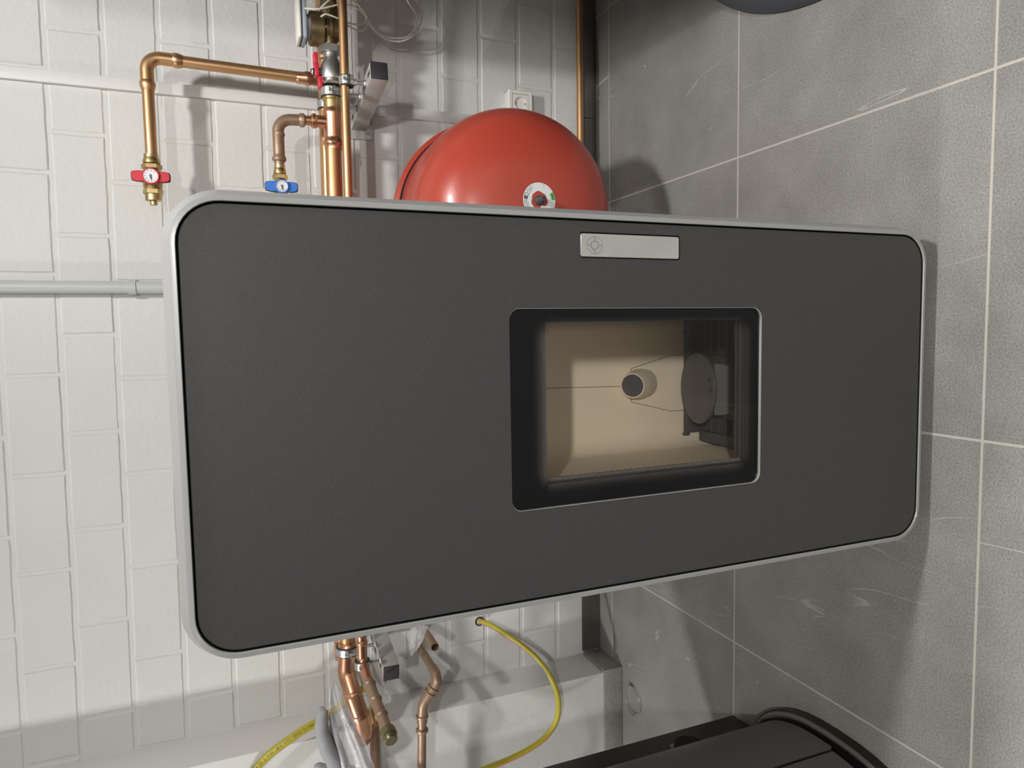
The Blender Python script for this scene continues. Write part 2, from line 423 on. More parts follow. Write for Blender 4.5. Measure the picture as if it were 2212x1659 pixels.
# openings in the front panel: window and display
WX0, WX1, WZ0, WZ1 = -.2440, .0285, .3795, .7985
DX0, DX1, DZ0, DZ1 = .0975, .1290, .5335, .6925
YP = .8475
def panel_with_holes():
    mbp = MB(); b = mbp.b
    outer = rr(SX0+.0192, SX1-.0192, SZ0+.0192, SZ1-.0192, .045, YP, 8)
    h1 = rr(WX0, WX1, WZ0, WZ1, .016, YP, 6); h2 = rr(DX0-.0018, DX1+.0018, DZ0-.0018, DZ1+.0018, .0045, YP, 4)
    loops = []
    for L in (outer, h1, h2):
        vs = [b.verts.new(p) for p in L]; es = [b.edges.new((vs[i], vs[(i+1) % len(vs)])) for i in range(len(vs))]
        loops.append((vs, es))
    bmesh.ops.triangle_fill(b, edges=[e for l in loops for e in l[1]], use_beauty=True)
    # bevelled rims going back
    def rim(vs, steps):
        prev = vs
        for off, dy in steps:
            c = sum((v.co for v in vs), V())/len(vs); cur = []
            for v in vs:
                d = V((v.co.x-c.x, 0, v.co.z-c.z)); cur.append(b.verts.new(v.co+V((math.copysign(off, d.x), dy, math.copysign(off, d.z)))))
            for i in range(len(vs)): b.faces.new((prev[i], prev[(i+1) % len(vs)], cur[(i+1) % len(vs)], cur[i]))
            prev = cur
    rim(loops[0][0], ((.0008, .0008), (.0008, .018))); rim(loops[1][0], ((-.0006, .0006), (-.0006, .016))); rim(loops[2][0], ((-.0002, .0003), (-.0002, .008)))
    return mbp
obj('front_panel', panel_with_holes(), M['panel'], stove, ang=25)
# light rim of the window opening
def wr(d, y): return rr(WX0+d, WX1-d, WZ0+d, WZ1-d, .0155, YP+y)
obj('window_trim', MB().loft([wr(.0002, .0020), wr(.0002, .010), wr(.0008, .010), wr(.0008, .0021), wr(.0002, .0020)]), M['disp'], stove)

def glass_mat():
    M_ = bpy.data.materials.new('printed door glass'); M_.use_nodes = True; nt = M_.node_tree; N = nt.nodes; K = nt.links
    out = N['Material Output']; b = N['Principled BSDF']
    b.inputs['Base Color'].default_value = (.004, .004, .005, 1); b.inputs['Roughness'].default_value = .12; b.inputs['Specular IOR Level'].default_value = .25
    tc = N.new('ShaderNodeTexCoord'); sep = N.new('ShaderNodeSeparateXYZ'); K.new(tc.outputs['Object'], sep.inputs[0])
    cx, cz, hx, hz = -.1045, .577, .088, .152
    qx = math_node(N, K, 'SUBTRACT', math_node(N, K, 'ABSOLUTE', math_node(N, K, 'SUBTRACT', sep.outputs[0], cx)), hx)
    qz = math_node(N, K, 'SUBTRACT', math_node(N, K, 'ABSOLUTE', math_node(N, K, 'SUBTRACT', sep.outputs[2], cz)), hz)
    mx_, mz_ = math_node(N, K, 'MAXIMUM', qx, 0), math_node(N, K, 'MAXIMUM', qz, 0)
    d = math_node(N, K, 'SQRT', math_node(N, K, 'ADD', math_node(N, K, 'MULTIPLY', mx_, mx_), math_node(N, K, 'MULTIPLY', mz_, mz_)))
    r = N.new('ShaderNodeMapRange'); r.interpolation_type = 'SMOOTHSTEP'; r.inputs[1].default_value = .004; r.inputs[2].default_value = .046; K.new(d, r.inputs[0])
    # fine printed dots
    mp = N.new('ShaderNodeMapping'); mp.inputs['Rotation'].default_value = (0, .785, 0); mp.inputs['Scale'].default_value = (900, 900, 900); K.new(tc.outputs['Object'], mp.inputs[0])
    sx_ = N.new('ShaderNodeSeparateXYZ'); K.new(mp.outputs[0], sx_.inputs[0])
    def wave(o): return math_node(N, K, 'SINE', math_node(N, K, 'MULTIPLY', o, 6.283))
    dots = math_node(N, K, 'MULTIPLY_ADD', math_node(N, K, 'MULTIPLY', wave(sx_.outputs[0]), wave(sx_.outputs[2])), .5, .5)
    thr = math_node(N, K, 'SUBTRACT', math_node(N, K, 'ADD', math_node(N, K, 'MULTIPLY', r.outputs[0], 1.3), math_node(N, K, 'MULTIPLY', dots, .3)), .3)
    fac = N.new('ShaderNodeClamp'); K.new(thr, fac.inputs[0])
    tr = N.new('ShaderNodeBsdfTransparent'); tr.inputs[0].default_value = (.985, .98, .97, 1)
    gl = N.new('ShaderNodeBsdfGlossy'); gl.inputs['Roughness'].default_value = .03
    fr = N.new('ShaderNodeFresnel'); fr.inputs[0].default_value = 1.45
    m1 = N.new('ShaderNodeMixShader'); K.new(fr.outputs[0], m1.inputs[0]); K.new(tr.outputs[0], m1.inputs[1]); K.new(gl.outputs[0], m1.inputs[2])
    m2 = N.new('ShaderNodeMixShader'); K.new(fac.outputs[0], m2.inputs[0]); K.new(m1.outputs[0], m2.inputs[1]); K.new(b.outputs[0], m2.inputs[2])
    K.new(m2.outputs[0], out.inputs[0]); return M_
GX = .0026
g_ = MB(); gv = [g_.b.verts.new(p) for p in rr(WX0+.0012, WX1-.0012, WZ0+.0012, WZ1-.0012, .0145, YP+.0068)]; g_.b.faces.new(gv)
obj('door_glass', g_, glass_mat(), stove, flat=True)

# firebox behind the glass: beige lining, burner, chute
FX0, FX1, FYB, FYF = -.250, .045, 1.215, .885
fb = MB()
def quad(mbb, *p): mbb.b.faces.new([mbb.b.verts.new(V(q)) for q in p])
R_ = .045
def wall_profile(z, flare=0):
    pts = [(FX0+.022, FYF), (FX0+.004, FYB-R_)]
    for i in range(1, 7):
        a = PI/2*i/7; pts.append((FX0+R_-R_*math.cos(a)+.004, FYB-R_+R_*math.sin(a)))
    pts += [(FX0+R_+.01, FYB), (-.155, FYB), (-.06, FYB), (FX1-R_, FYB)]
    for i in range(1, 7):
        a = PI/2*i/7; pts.append((FX1-R_+R_*math.sin(a), FYB-R_+R_*math.cos(a)))
    pts += [(FX1, FYF)]
    return [V((x, y, z)) for x, y in pts]
fb.loft([wall_profile(z) for z in (.20, .3, .4, .5, .62, .76)], False)
obj('firebox_lining', fb, M['verm'], stove, ang=50)
ft = MB(); ft.box((FX0-.01, .86, .12), (FX1+.01, FYB+.03, .215)); ft.box((FX0-.01, .862, .752), (FX1+.01, FYB+.03, .765))
ft.box((FX0-.012, .862, .12), (FX0-.002, FYB+.03, .765)); ft.box((FX1+.002, .862, .12), (FX1+.012, FYB+.03, .765)); ft.box((FX0-.01, FYB+.004, .12), (FX1+.01, FYB+.03, .765))
obj('firebox_shell', ft, M['iron'], stove)
# door inner frame edges and rope seal
df = MB(); df.box((-.236, .858, .742), (.028, .885, .766)); df.box((-.236, .858, .36), (.028, .885, .401)); df.box((.010, .858, .40), (.034, .885, .745)); df.box((-.238, .858, .40), (-.2125, .885, .745))
obj('door_inner_frame', df, M['iron_lt'], stove)
obj('rope_seal', MB().tube([(-.2085, .868, z) for z in [.405+.34*i/90 for i in range(91)]], .004, 8, rad=[.0031+.0005*math.sin(i*2.2) for i in range(91)]), M['rope'], stove)
obj('seal_gasket', MB().tube([(-.2055+.21*i/30, .870, .404) for i in range(31)], .0035, 8), M['rubber'], stove)
# chute: stub in the back wall with dark mouth
CHX, CHZ = -.114, .400
ch = MB(); a_ = V((0, -.66, .75)).normalized()
ch.lathe([(-.03, .032), (.0, .0305), (.032, .0262), (.038, .0245), (.038, .0225), (.012, .0215)], (CHX, FYB-.006, CHZ-.026), a_, 32, False)
obj('pellet_chute', ch, M['verm'], stove)
obj('chute_mouth', MB().lathe([(.0, .0222), (.001, .0222)], V((CHX, FYB-.006, CHZ-.026))+a_*.033, a_, 32), M['iron'], stove)
sm = MB(); ys = FYB-.001
def seam(p, q, w_=.0011):
    p, q = V(p), V(q); d = (q-p).normalized(); n = d.cross(V((0, 1, 0))).normalized()*w_/2
    sm.poly([p+n, q+n, q-n, p-n], (0, -.0006, 0))
seam((-.117, ys, .410), (-.110, ys, .70))
for s_, e_ in ((1, 0), (-1, .0)):
    cx = CHX-.002
    seam((cx+s_*.024, ys, .388), (cx+s_*.034, ys, .386)); seam((cx+s_*.034, ys, .386), (cx+s_*.058, ys, .292)); seam((cx+s_*.058, ys, .292), (cx+s_*.058, ys, .24))
obj('lining_seam', sm, M['seam'], stove)
# grate: dark ribbed tray, round plate and front block
BX, BY, BZ = -.121, 1.120, .262
gr = MB()
gr.box((FX0+.012, 1.052, .205), (FX1-.006, FYB-.004, .217))
for i in range(7):
    y = 1.062+.023*i
    gr.box((FX0+.034, y, .217), (BX-.066, y+.0045, .234)); gr.box((BX+.066, y, .217), (FX1-.012, y+.0045, .234))
gr.box((FX0+.014, 1.05, .215), (FX0+.036, FYB-.03, .242), bev=.003)
gr.box((FX0+.030, FYB-.018, .215), (FX1-.010, FYB-.004, .262), bev=.002)
for x_ in (-.012, -.222): gr.box((x_-.003, FYB-.02, .256), (x_+.003, FYB-.012, .270), bev=.001)
obj('grate', gr, M['iron'], stove)
obj('burner_plate', MB().lathe([(0, .069), (.004, .0700), (.006, .0692), (.0062, .050), (.0058, .0)], (BX, BY+.010, BZ+.020), (0, .17, 1), 48), M['iron_lt'], stove)
bb = MB(); bb.poly([(-.079, 1.058, .260), (-.163, 1.058, .260), (-.170, 1.080, .268), (-.172, 1.10, .270), (-.072, 1.10, .270), (-.073, 1.080, .268)], (0, 0, -.02))
obj('burner_front_block', bb, M['ash'], stove)
hb = MB()
for hx, hy in ((-.102, 1.072), (-.121, 1.066)):
    hb.lathe([(0, .0042), (.0014, .0046), (.0022, .003)], (hx, hy+.012, BZ+.0262-(hy+.002-BY)*.17), (0, .17, 1), 6)
objs('plate_screw', hb, M['iron'], stove)
rl = MB(); rl.box((FX0+.008, 1.046, .230), (FX1-.004, 1.053, .262), bev=.002); rl.box((FX0+.008, 1.026, .225), (FX1-.004, 1.033, .247), bev=.002)
obj('front_rail', rl, M['iron_lt'], stove)

# display plate
dp = obj('display', MB().loft([rr(DX0, DX1, DZ0, DZ1, .0035, YP+.006, 5), rr(DX0, DX1, DZ0, DZ1, .0035, YP+.0006, 5), rr(DX0+.0005, DX1-.0005, DZ0+.0005, DZ1-.0005, .003, YP-.0001, 5)], True, False, True), M['disp'], stove)
obj('display_surround', MB().box((DX0-.004, YP+.0055, DZ0-.004), (DX1+.004, YP+.0085, DZ1+.004)), M['black'], stove)
eg = MB(); ecx, ecz = (DX0+DX1)/2, DZ1-.0215
def stroke(pts, w_=.00035, y=YP-.0003):
    for p, q in zip(pts, pts[1:]):
        p = V((p[0], y, p[1])); q = V((q[0], y, q[1])); d = (q-p)
        if d.length < 1e-6: continue
        d.normalize(); n = d.cross(V((0, 1, 0)))*w_/2; eg.poly([p+n, q+n, q-n, p-n], (0, .0003, 0))
def arc(r, a0, a1, n=10): return [(ecx+r*math.cos(math.radians(a0+(a1-a0)*i/n)), ecz+r*math.sin(math.radians(a0+(a1-a0)*i/n))) for i in range(n+1)]
stroke(arc(.0052, 0, 360, 24)); RO, RI = .0118, .0062
for q_ in range(4):
    g0, g1 = math.degrees(math.asin(.0007/RO)), math.degrees(math.asin(.0007/RI)); o_ = 90*q_
    A, B = arc(RO, o_+g0, o_+90-g0), arc(RI, o_+g1, o_+90-g1); stroke(A); stroke(B); stroke([A[0], B[0]]); stroke([A[-1], B[-1]])
sub('button_outline', eg, M['mark'], dp, flat=True)

# ------------------------------------------------------------------ copper pipework
def ring_prof(r, L):                                        # press fitting socket with its bead
    return [(0, r*1.02), (0, r*1.10), (L*.55, r*1.10), (L*.62, r*1.12), (L*.70, r*1.27), (L*.80, r*1.30), (L*.90, r*1.24), (L*.97, r*1.08), (L, r*1.0)]
def sock(mbb, p, d, r, L):  mbb.lathe(ring_prof(r, L), p, d, 28, False); return mbb
XD, YD, ZD = V((1, 0, 0)), V((0, 1, 0)), V((0, 0, 1))

ZA, YA, RA = .8655, 1.87, .0205
ZB, YB, RB = .866, 1.94, .0200
ZC, YC, RC = .838, 1.80, .0110
# thin front pipe C
pc = thing('copper_pipe', (-.2, YC, ZC), 'thin copper pipe nearest the room, ending left in a brass cap turned to the camera', 'pipe')
CX1, CXL = 1.9, -.885
obj('pipe', MB().tube([(CX1, YC, ZC), (CXL+.10, YC, ZC+.010)], RC, 24), M['copper'], pc)
fc = MB(); eC = V((CXL+.012, YC, ZC+.011))
fc.lathe([(0, RC), (0, RC*1.15), (.012, RC*1.18), (.016, RC*1.4), (.022, RC*1.4), (.028, RC*1.15), (.034, RC*1.3), (.040, RC*1.3), (.046, RC*1.1), (.052, RC)], (-.832, YC, ZC+.0108), XD, 28, False)
fc.tube(path([(-.80, YC, ZC+.011), (CXL+.02, YC, ZC+.011), (CXL-.012, YC-.055, ZC+.006)], .022), RC*1.22, 24)
obj('elbow', fc, M['copper_new'], pc)
dC = V((-.075, -.215, -.022)).normalized(); p0 = V((CXL-.008, YC-.046, ZC+.007))
dp_ = MB().tube([p0, p0+dC*.185], RC*1.22, 24)
for t in (.012, .065, .115): dp_.lathe([(0, RC*1.25), (.004, RC*1.5), (.009, RC*1.5), (.013, RC*1.25)], p0+dC*t, dC, 28, False)
obj('branch_pipe', dp_, M['copper_dull'], pc)
e0 = p0+dC*.165
obj('end_cap', MB().lathe([(0, .0145), (.002, .0185), (.010, .0195), (.020, .0195), (.022, .017), (.022, .0165), (.034, .0160), (.036, .0145), (.036, .0)], e0, dC, 32), M['olive'], pc)

# thick middle pipe A with its tee, running behind the stove to an elbow on the left
pa = thing('copper_pipe', (0, YA, ZA), 'thick bright copper pipe with a branch tee, running level behind the stove', 'pipe')
obj('pipe', MB().tube([(.565, YA, ZA), (-.845, YA, ZA+.0105)], RA, 32), M['copper'], pa)
te = MB(); te.lathe([(0, RA), (0, RA*1.08), (.010, RA*1.1), (.014, RA*1.27), (.020, RA*1.27), (.026, RA*1.10), (.030, RA*1.12), (.082, RA*1.12), (.088, RA*1.2), (.094, RA*1.2), (.100, RA*1.08), (.103, RA*1.08), (.103, RA)], (.470, YA, ZA), XD, 32, False)
te.lathe([(0, .016), (.012, .0158), (.028, .0150), (.032, .0185), (.038, .0185), (.042, .0148), (.042, .014)], (.538, YA, ZA+.012), ZD, 28, False)
obj('tee_fitting', te, M['copper_new'], pa)
lb = MB(); XE_ = -.842
lb.lathe([(0, RA), (0, RA*1.1), (.006, RA*1.12), (.010, RA*1.28), (.016, RA*1.28), (.022, RA*1.12), (.05, RA*1.12)], (-.835, YA, ZA+.011), -XD, 32, False)
PTS = path([(-.85, YA, ZA+.011), at(748, 1452, Y=1.868), at(762, 1500, Y=1.842), at(778, 1546, Y=1.828), at(786, 1580, Y=1.832), at(783, 1594, Y=1.895)], [.05, .05, .05, .03])
lb.tube(PTS, RA*1.14, 30)
for i in (13, 22): lb.lathe([(-.006, RA*1.14), (-.003, RA*1.3), (.004, RA*1.3), (.007, RA*1.14)], PTS[i], PTS[i+1]-PTS[i-1], 32, False)
obj('elbow', lb, M['copper_new'], pa)

# branch with blue valve
ZBV = 1.000; rb = .0118
pbv = thing('copper_pipe', (.538, YA, .92), 'short curved copper branch rising from the tee to the blue valve', 'pipe')
b0 = V((.538, YA, ZA+.05)); P_ = path([b0, (.534, YA, ZBV-.004), (.480, YA-.004, ZBV), (.40, YA-.004, ZBV)], .036)
obj('pipe', MB().tube([b0, (.5375, YA, .945)], rb, 24), M['copper'], pbv)
el = MB().tube(path([(.5372, YA, .938), (.534, YA, ZBV), (.470, YA-.003, ZBV), (.448, YA-.003, ZBV)], .042), rb*1.18, 26)
for t, d in ((V((.537, YA, .945)), ZD),): el.lathe([(-.012, rb*1.05), (-.008, rb*1.45), (0, rb*1.45), (.004, rb*1.2)], t, d, 28, False)
el.lathe([(-.003, rb*1.18), (0, rb*1.26), (.004, rb*1.26), (.007, rb*1.18)], (.500, YA-.002, ZBV-.002), V((-.9, 0, .3)), 28, False)
obj('elbow', el, M['copper_dull'], pbv)
st = MB().tube([(.455, YA-.003, ZBV), (.395, YA-.003, ZBV)], rb, 24)
st.lathe([(0, rb*1.2), (.004, rb*1.2), (.009, rb*1.45), (.015, rb*1.45), (.019, rb*1.1)], (.448, YA-.003, ZBV), -XD, 28, False)
obj('pipe', st, M['copper_dull'], pbv)

def hexp(t0, t1, r): return [(t0, r*.86), (t0+.002, r), (t1-.002, r), (t1, r*.86)]
def valve(name, o, d, r, hm, colour, label, face, hw, plug, ds=1.0):
    o = V(o); d = V(d); vt = thing('ball_valve', o, label, 'valve')
    bd = MB(); bd.lathe([(-.052, r*.95), (-.052, r*1.15), (-.044, r*1.3), (-.039, r*1.3), (-.036, r*1.05)], o, d, 28, False)
    bd.lathe([(-.060, r*.95), (-.060, r*1.1), (-.052, r*1.1)], o, d, 28, False)
    bd.lathe(hexp(-.037, -.024, r*1.55), o, d, 6); bd.lathe([(-.024, r*1.15), (-.018, r*1.3), (-.010, r*1.45), (.010, r*1.5), (.020, r*1.4), (.024, r*1.3)], o, d, 28)
    bd.lathe(hexp(.022, .036, r*1.5), o, d, 6)
    obj('body', bd, M['brass'], vt, ang=35)
    if plug: obj('drain_plug', MB().lathe([(.034, r*1.0), (.036, r*1.22), (.050, r*1.22), (.052, r*.6), (.052, r*.55), (.060, r*.55), (.061, r*.45)], o, d, 12), M['brass'], vt, ang=35)
    # stem and winged handle standing in front of the body, thermometer in the middle
    f = V((0, -1, 0)); fo = o+f*(face-.010); side = ZD
    obj('stem', MB().lathe([(0, .008), (face-.008, .008)], o, f, 20), M['rubber'], vt)
    hh = []
    for s in (1, -1):
        prof = [(.009, .0115), (.026, .0112), (.030, .0125), (hw-.006, .0100), (hw-.001, .0062), (hw, .001)]
        hh.append([fo+side*(s*a)+d*(c) for a, c in prof]); hh.append([fo+side*(s*a)-d*(c) for a, c in prof][::-1])
    wing = MB(); back = MB()
    for s in (1, -1):
        prof = [(.008, .0112), (.022, .0124), (hw-.010, .0118), (hw-.003, .0098), (hw, .0055)]
        P2 = [fo+side*(s*a)+d*c for a, c in prof]+[fo+side*(s*a)-d*c for a, c in prof][::-1]
        wing.loft([[p for p in P2], [p+f*.0045 for p in P2], [fo+side*((p-fo).dot(side)-s*.0012)+d*((p-fo).dot(d)*.88)+f*.0058 for p in P2]], True, True, True)
        P3 = [fo+side*(s*a)+d*c for a, c in [(.008, .0118), (.022, .0134), (hw-.009, .0128), (hw-.001, .0108), (hw+.0014, .0062)]]
        P3 += [fo+side*(s*a)-d*c for a, c in [(.008, .0118), (.022, .0134), (hw-.009, .0128), (hw-.001, .0108), (hw+.0014, .0062)]][::-1]
        back.poly([p-f*.0005 for p in P3], -f*.003)
    wing.lathe([(0, .0150*ds), (.010, .0150*ds), (.0115, .0142*ds), (.0115, .0128*ds), (.010, .0125*ds)], fo, f, 36, False); wing.lathe([(0, .0150*ds), (0, 0)], fo, f, 36, False)
    hd = obj('handle', wing, M[hm], vt, ang=35); sub('handle_underside', back, M['rubber'], hd)
    dl = obj('thermometer_dial', MB().lathe([(.0095, 0), (.0100, .0126*ds)], fo, f, 36, False), M['dial'], vt)
    mk = MB(); fy = fo+f*.0108
    for k in range(9):
        a = math.radians(-40+260*k/8); u_ = (d*math.sin(a)*-1+side*math.cos(a)) if False else (V((math.cos(a), 0, math.sin(a))))
        c_ = fy+u_*.0098*ds; t_ = V((-u_.z, 0, u_.x)); mk.poly([c_+t_*.0006+u_*.001, c_-t_*.0006+u_*.001, c_-t_*.0006-u_*.001, c_+t_*.0006-u_*.001], f*.0003)
    nd = V((-1, 0, -.12)).normalized(); nt_ = V((-nd.z, 0, nd.x))
    mk.poly([fy+nt_*.0022-nd*.003, fy+nt_*.0016+nd*.004, fy+nt_*.0007+nd*.0092, fy-nt_*.0007+nd*.0092, fy-nt_*.0016+nd*.004, fy-nt_*.0022-nd*.003], f*.0006)
    sub('dial_marking', mk, M['mark'], dl, flat=True)
    return vt
bvo = V((.361, YA-.003, ZBV))
valve('blue', bvo, (-1, 0, 0), rb, 'blue', 'blue', 'brass ball valve with blue winged handle and thermometer dial', .046, .0375, False, 1.10)

# L-shaped riser with red valve on the back line
YL = 1.93; rl_ = .0137; ZL = 1.291; XLp = .6625
pl = thing('copper_pipe', (XLp, YL, ZB), 'L-shaped copper riser turning left along the wall to the red valve', 'pipe')
obj('pipe', MB().tube([(XLp-.001, YL, ZB+.024), (XLp+.006, YL, 1.245)], rl_, 28), M['copper'], pl)
obj('pipe', MB().tube([(.625, YL, ZL), (.420, YL, ZL)], rl_, 28), M['copper'], pl)
eb = MB().tube(path([(XLp+.006, YL, 1.218), (XLp+.007, YL, ZL), (.605, YL, ZL), (.598, YL, ZL)], .040, 10), rl_*1.12, 30)
eb.lathe([(-.012, rl_*1.02), (-.008, rl_*1.12), (0, rl_*1.30), (.008, rl_*1.30), (.012, rl_*1.12)], (XLp+.006, YL, 1.222), ZD, 30, False)
eb.lathe([(-.012, rl_*1.02), (-.008, rl_*1.12), (0, rl_*1.30), (.008, rl_*1.30), (.012, rl_*1.12)], (.601, YL, ZL), XD, 30, False)
obj('elbow', eb, M['copper'], pl)
fs = MB().lathe([(0, rl_*1.02), (.004, rl_*1.12), (.018, rl_*1.14), (.024, rl_*1.32), (.032, rl_*1.32), (.036, rl_*1.14), (.06, rl_*1.14)], (XLp-.001, YL, .945), -ZD, 30, False)
obj('press_socket', fs, M['copper_new'], pl)
valve('red', (.379, YL, ZL+.001), (-1, 0, 0), .0150, 'red', 'red', 'brass ball valve with red winged handle, thermometer dial and drain plug', .048, .041, True, 1.28)

# back line B
pb = thing('copper_pipe', (0, YB, ZB), 'copper pipe half hidden behind the thick pipe, closest to the wall', 'pipe')
obj('pipe', MB().tube([(1.9, YB, ZB-.004), (-.86, YB, ZB+.013)], RB, 28), M['copper'], pb)
tb = MB(); tb.lathe([(0, RB), (0, RB*1.1), (.008, RB*1.28), (.014, RB*1.28), (.02, RB*1.12), (.09, RB*1.12), (.096, RB*1.28), (.102, RB*1.28), (.11, RB*1.05)], (.612, YB, ZB-.002), XD, 28, False)
tb.lathe([(0, rl_*1.2), (.03, rl_*1.16)], (XLp, YB-.006, ZB+.008), ZD, 28, False)
tb.lathe([(0, RB), (0, RB*1.1), (.006, RB*1.2), (.03, RB*1.15), (.05, RB*1.12)], (-.862, YB, ZB+.013), -XD, 28, False)
objs('press_fitting', tb, M['copper_new'], pb)

# steel ball valve and brass couplings in line with A
sv = thing('ball_valve', (.665, YA, ZA), 'zinc ball valve seen edge-on with red lever, beside the mixing valve', 'valve')
s_ = MB(); s_.lathe([(0, RA*.9), (.0, RA*1.0), (.012, RA*1.0), (.012, RA*1.28), (.018, RA*1.34), (.046, RA*1.30), (.052, RA*1.15), (.064, RA*.95), (.066, RA*.85), (.080, RA*.82)], (.632, YA, ZA-.001), XD, 32, False)
s_.lathe(hexp(0, .010, RA*1.36), (.628, YA, ZA-.001), XD, 6); s_.lathe(hexp(0, .020, RA*1.42), (.708, YA, ZA-.001), XD, 6)
obj('body', s_, M['zinc'], sv, ang=35)
obj('stem', MB().lathe([(0, .011), (.022, .011), (.022, .006), (.030, .006)], (.660, YA, ZA+.020), ZD, 20), M['rubber'], sv)
obj('nut', MB().lathe(hexp(0, .006, .0075), (.660, YA, ZA+.0425), ZD, 6), M['chrome'], sv)
hl = MB()
hl.box((.648, YA-.012, ZA+.030), (.680, YA+.012, ZA+.042), bev=.003)
hl.box((.620, YA-.011, ZA+.022), (.649, YA+.011, ZA+.033), bev=.003); hl.box((.679, YA-.011, ZA+.032), (.706, YA+.011, ZA+.043), bev=.003)
obj('lever', hl, M['red'], sv)
cp = MB(); cp.lathe([(0, RA*.95), (0, RA*1.05), (.018, RA*1.08), (.020, RA*1.22), (.026, RA*1.22), (.028, RA*1.08), (.034, RA*1.10), (.036, RA*1.0)], (.5735, YA, ZA-.0005), XD, 30, False)
tag(obj('pipe_coupling', cp, M['brass']), 'yellow brass coupling between the copper tee and the zinc valve', 'coupling')

# mixing valve with grey actuator
mv = thing('mixing_valve', (.785, YA, ZA), 'bronze mixing valve body in line with the thick pipe', 'valve')
vb = MB(); vb.lathe([(0, .017), (.010, .019), (.022, .020), (.05, .024), (.10, .024), (.13, .02), (.15, .017)], (.716, YA, ZA), XD, 28)
vb.lathe([(-.036, .018), (-.034, .024), (-.006, .030), (-.004, .034), (.002, .034), (.003, .030), (.007, .030), (.008, .034), (.011, .034)], (.768, YA, ZA), ZD, 36)
obj('body', vb, M['bronze'], mv, ang=30)
bz = MB()
for a in range(0, 360, 60):
    c_ = V((.768+.028*math.cos(math.radians(a+20)), YA+.028*math.sin(math.radians(a+20)), ZA+.0085)); bz.lathe(hexp(0, .006, .0045), c_, ZD, 6)
bz.lathe(hexp(0, .010, .009), (.815, YA-.03, ZA-.002), V((0, -1, 0)), 6)
objs('bolt', bz, M['brass'], mv, ang=30)
obj('flow_outlet', MB().lathe([(0, .013), (.01, .014), (.018, .0165), (.024, .0165), (.03, .0125), (.06, .012), (.064, .0145), (.070, .0145), (.074, .0115), (.10, .0115)], (.745, YB-.004, ZB+.004), -XD, 24), M['copper'], pb)
ac = thing('valve_actuator', (.790, YA, ZA+.03), 'thin grey motor box mounted on the drum above the mixing valve', 'actuator')
obj('drum', MB().lathe([(0, .037), (.002, .041), (.034, .041), (.036, .038)], (.765, YA, ZA+.014), ZD, 40), M['bronze'], ac, ang=30)
obj('bracket', MB().lathe([(.0005, .034), (.004, .036), (.006, .030), (.0115, .040)], (.765, YA, ZA+.047), ZD, 6), M['greybox'], ac, ang=30)
ab = MB(); ab.box((.728, YA-.036, ZA+.0588), (.838, YA+.036, ZA+.0690), bev=.003); obj('lower_case', ab, M['greybox'], ac)
ab = MB(); ab.box((.729, YA-.035, ZA+.0692), (.837, YA+.035, ZA+.0718)); obj('case_joint', ab, M['darkgrey'], ac)
ab = MB(); ab.box((.728, YA-.036, ZA+.072), (.838, YA+.036, ZA+.080), bev=.003); obj('cover', ab, M['white_pl'], ac)
# further valve just entering the picture
sv2 = thing('ball_valve', (.875, YA, ZA), 'valve with a red lever cut off at the picture edge beyond the mixing valve', 'valve')
obj('body', MB().lathe([(0, .018), (.004, .026), (.02, .028), (.05, .028), (.07, .022)], (.868, YA, ZA), XD, 28), M['bronze'], sv2)
obj('lever', MB().box((.846, YA-.012, ZA+.040), (.93, YA+.012, ZA+.054), bev=.003), M['red'], sv2)
obj('pipe', MB().tube([(.93, YA, ZA), (1.9, YA, ZA)], RA, 24), M['copper'], sv2)

# white cables
cab = [((668, 22), 1.86), ((705, 12), 1.84), ((735, 8), 1.83), ((765, 16), 1.84), ((783, 30), 1.86), ((789, 44), 1.88), ((760, 52), 1.90), ((735, 44), 1.90), ((708, 30), 1.88)]
def cable(pts, r, label, ext=None):
    P = [at(x, y, Y=Y) for (x, y), Y in pts]
    tag(obj('cable', MB().tube(spline(P, 10), r, 8), M['cable']), label, 'cable')
cable([((657, 18), 1.825), ((690, 19), 1.815), ((735, 10), 1.822), ((765, 14), 1.84), ((784, 28), 1.88), ((791, 36), 1.90), ((786, 50), 1.93), ((762, 52), 1.90), ((738, 43), 1.835), ((706, 31), 1.815), ((693, 36), 1.815)], .0022, 'white cable looping from the actuator round the thin copper pipe')
cable([((688, 22), 1.818), ((712, 0), 1.818), ((740, -12), 1.85), ((764, 2), 1.88), ((780, 18), 1.90), ((790, 32), 1.92), ((800, 55), 1.94), ((815, 72), 1.96), ((838, 86), 1.97), ((868, 89), 1.97), ((895, 74), 1.97), ((910, 46), 1.97), ((911, 22), 1.97), ((898, 0), 1.96), ((880, -16), 1.95)], .0022, 'white cable hanging in a wide loop to the lower right of the actuator')
cable([((797, -10), 1.945), ((791, 12), 1.945), ((790, 34), 1.945), ((804, 56), 1.962), ((822, 74), 1.97), ((850, 82), 1.975), ((878, 80), 1.975), ((896, 62), 1.975), ((900, 34), 1.975), ((884, 8), 1.97), ((872, -12), 1.96)], .0020, 'thinner white cable doubling the wide hanging loop')
cable([((791, 34), 1.93), ((793, 48), 1.93), ((790, 60), 1.93), ((783, 66), 1.92), ((770, 65), 1.90), ((755, 57), 1.88), ((742, 50), 1.88)], .0020, 'short white cable bend below the actuator wiring')

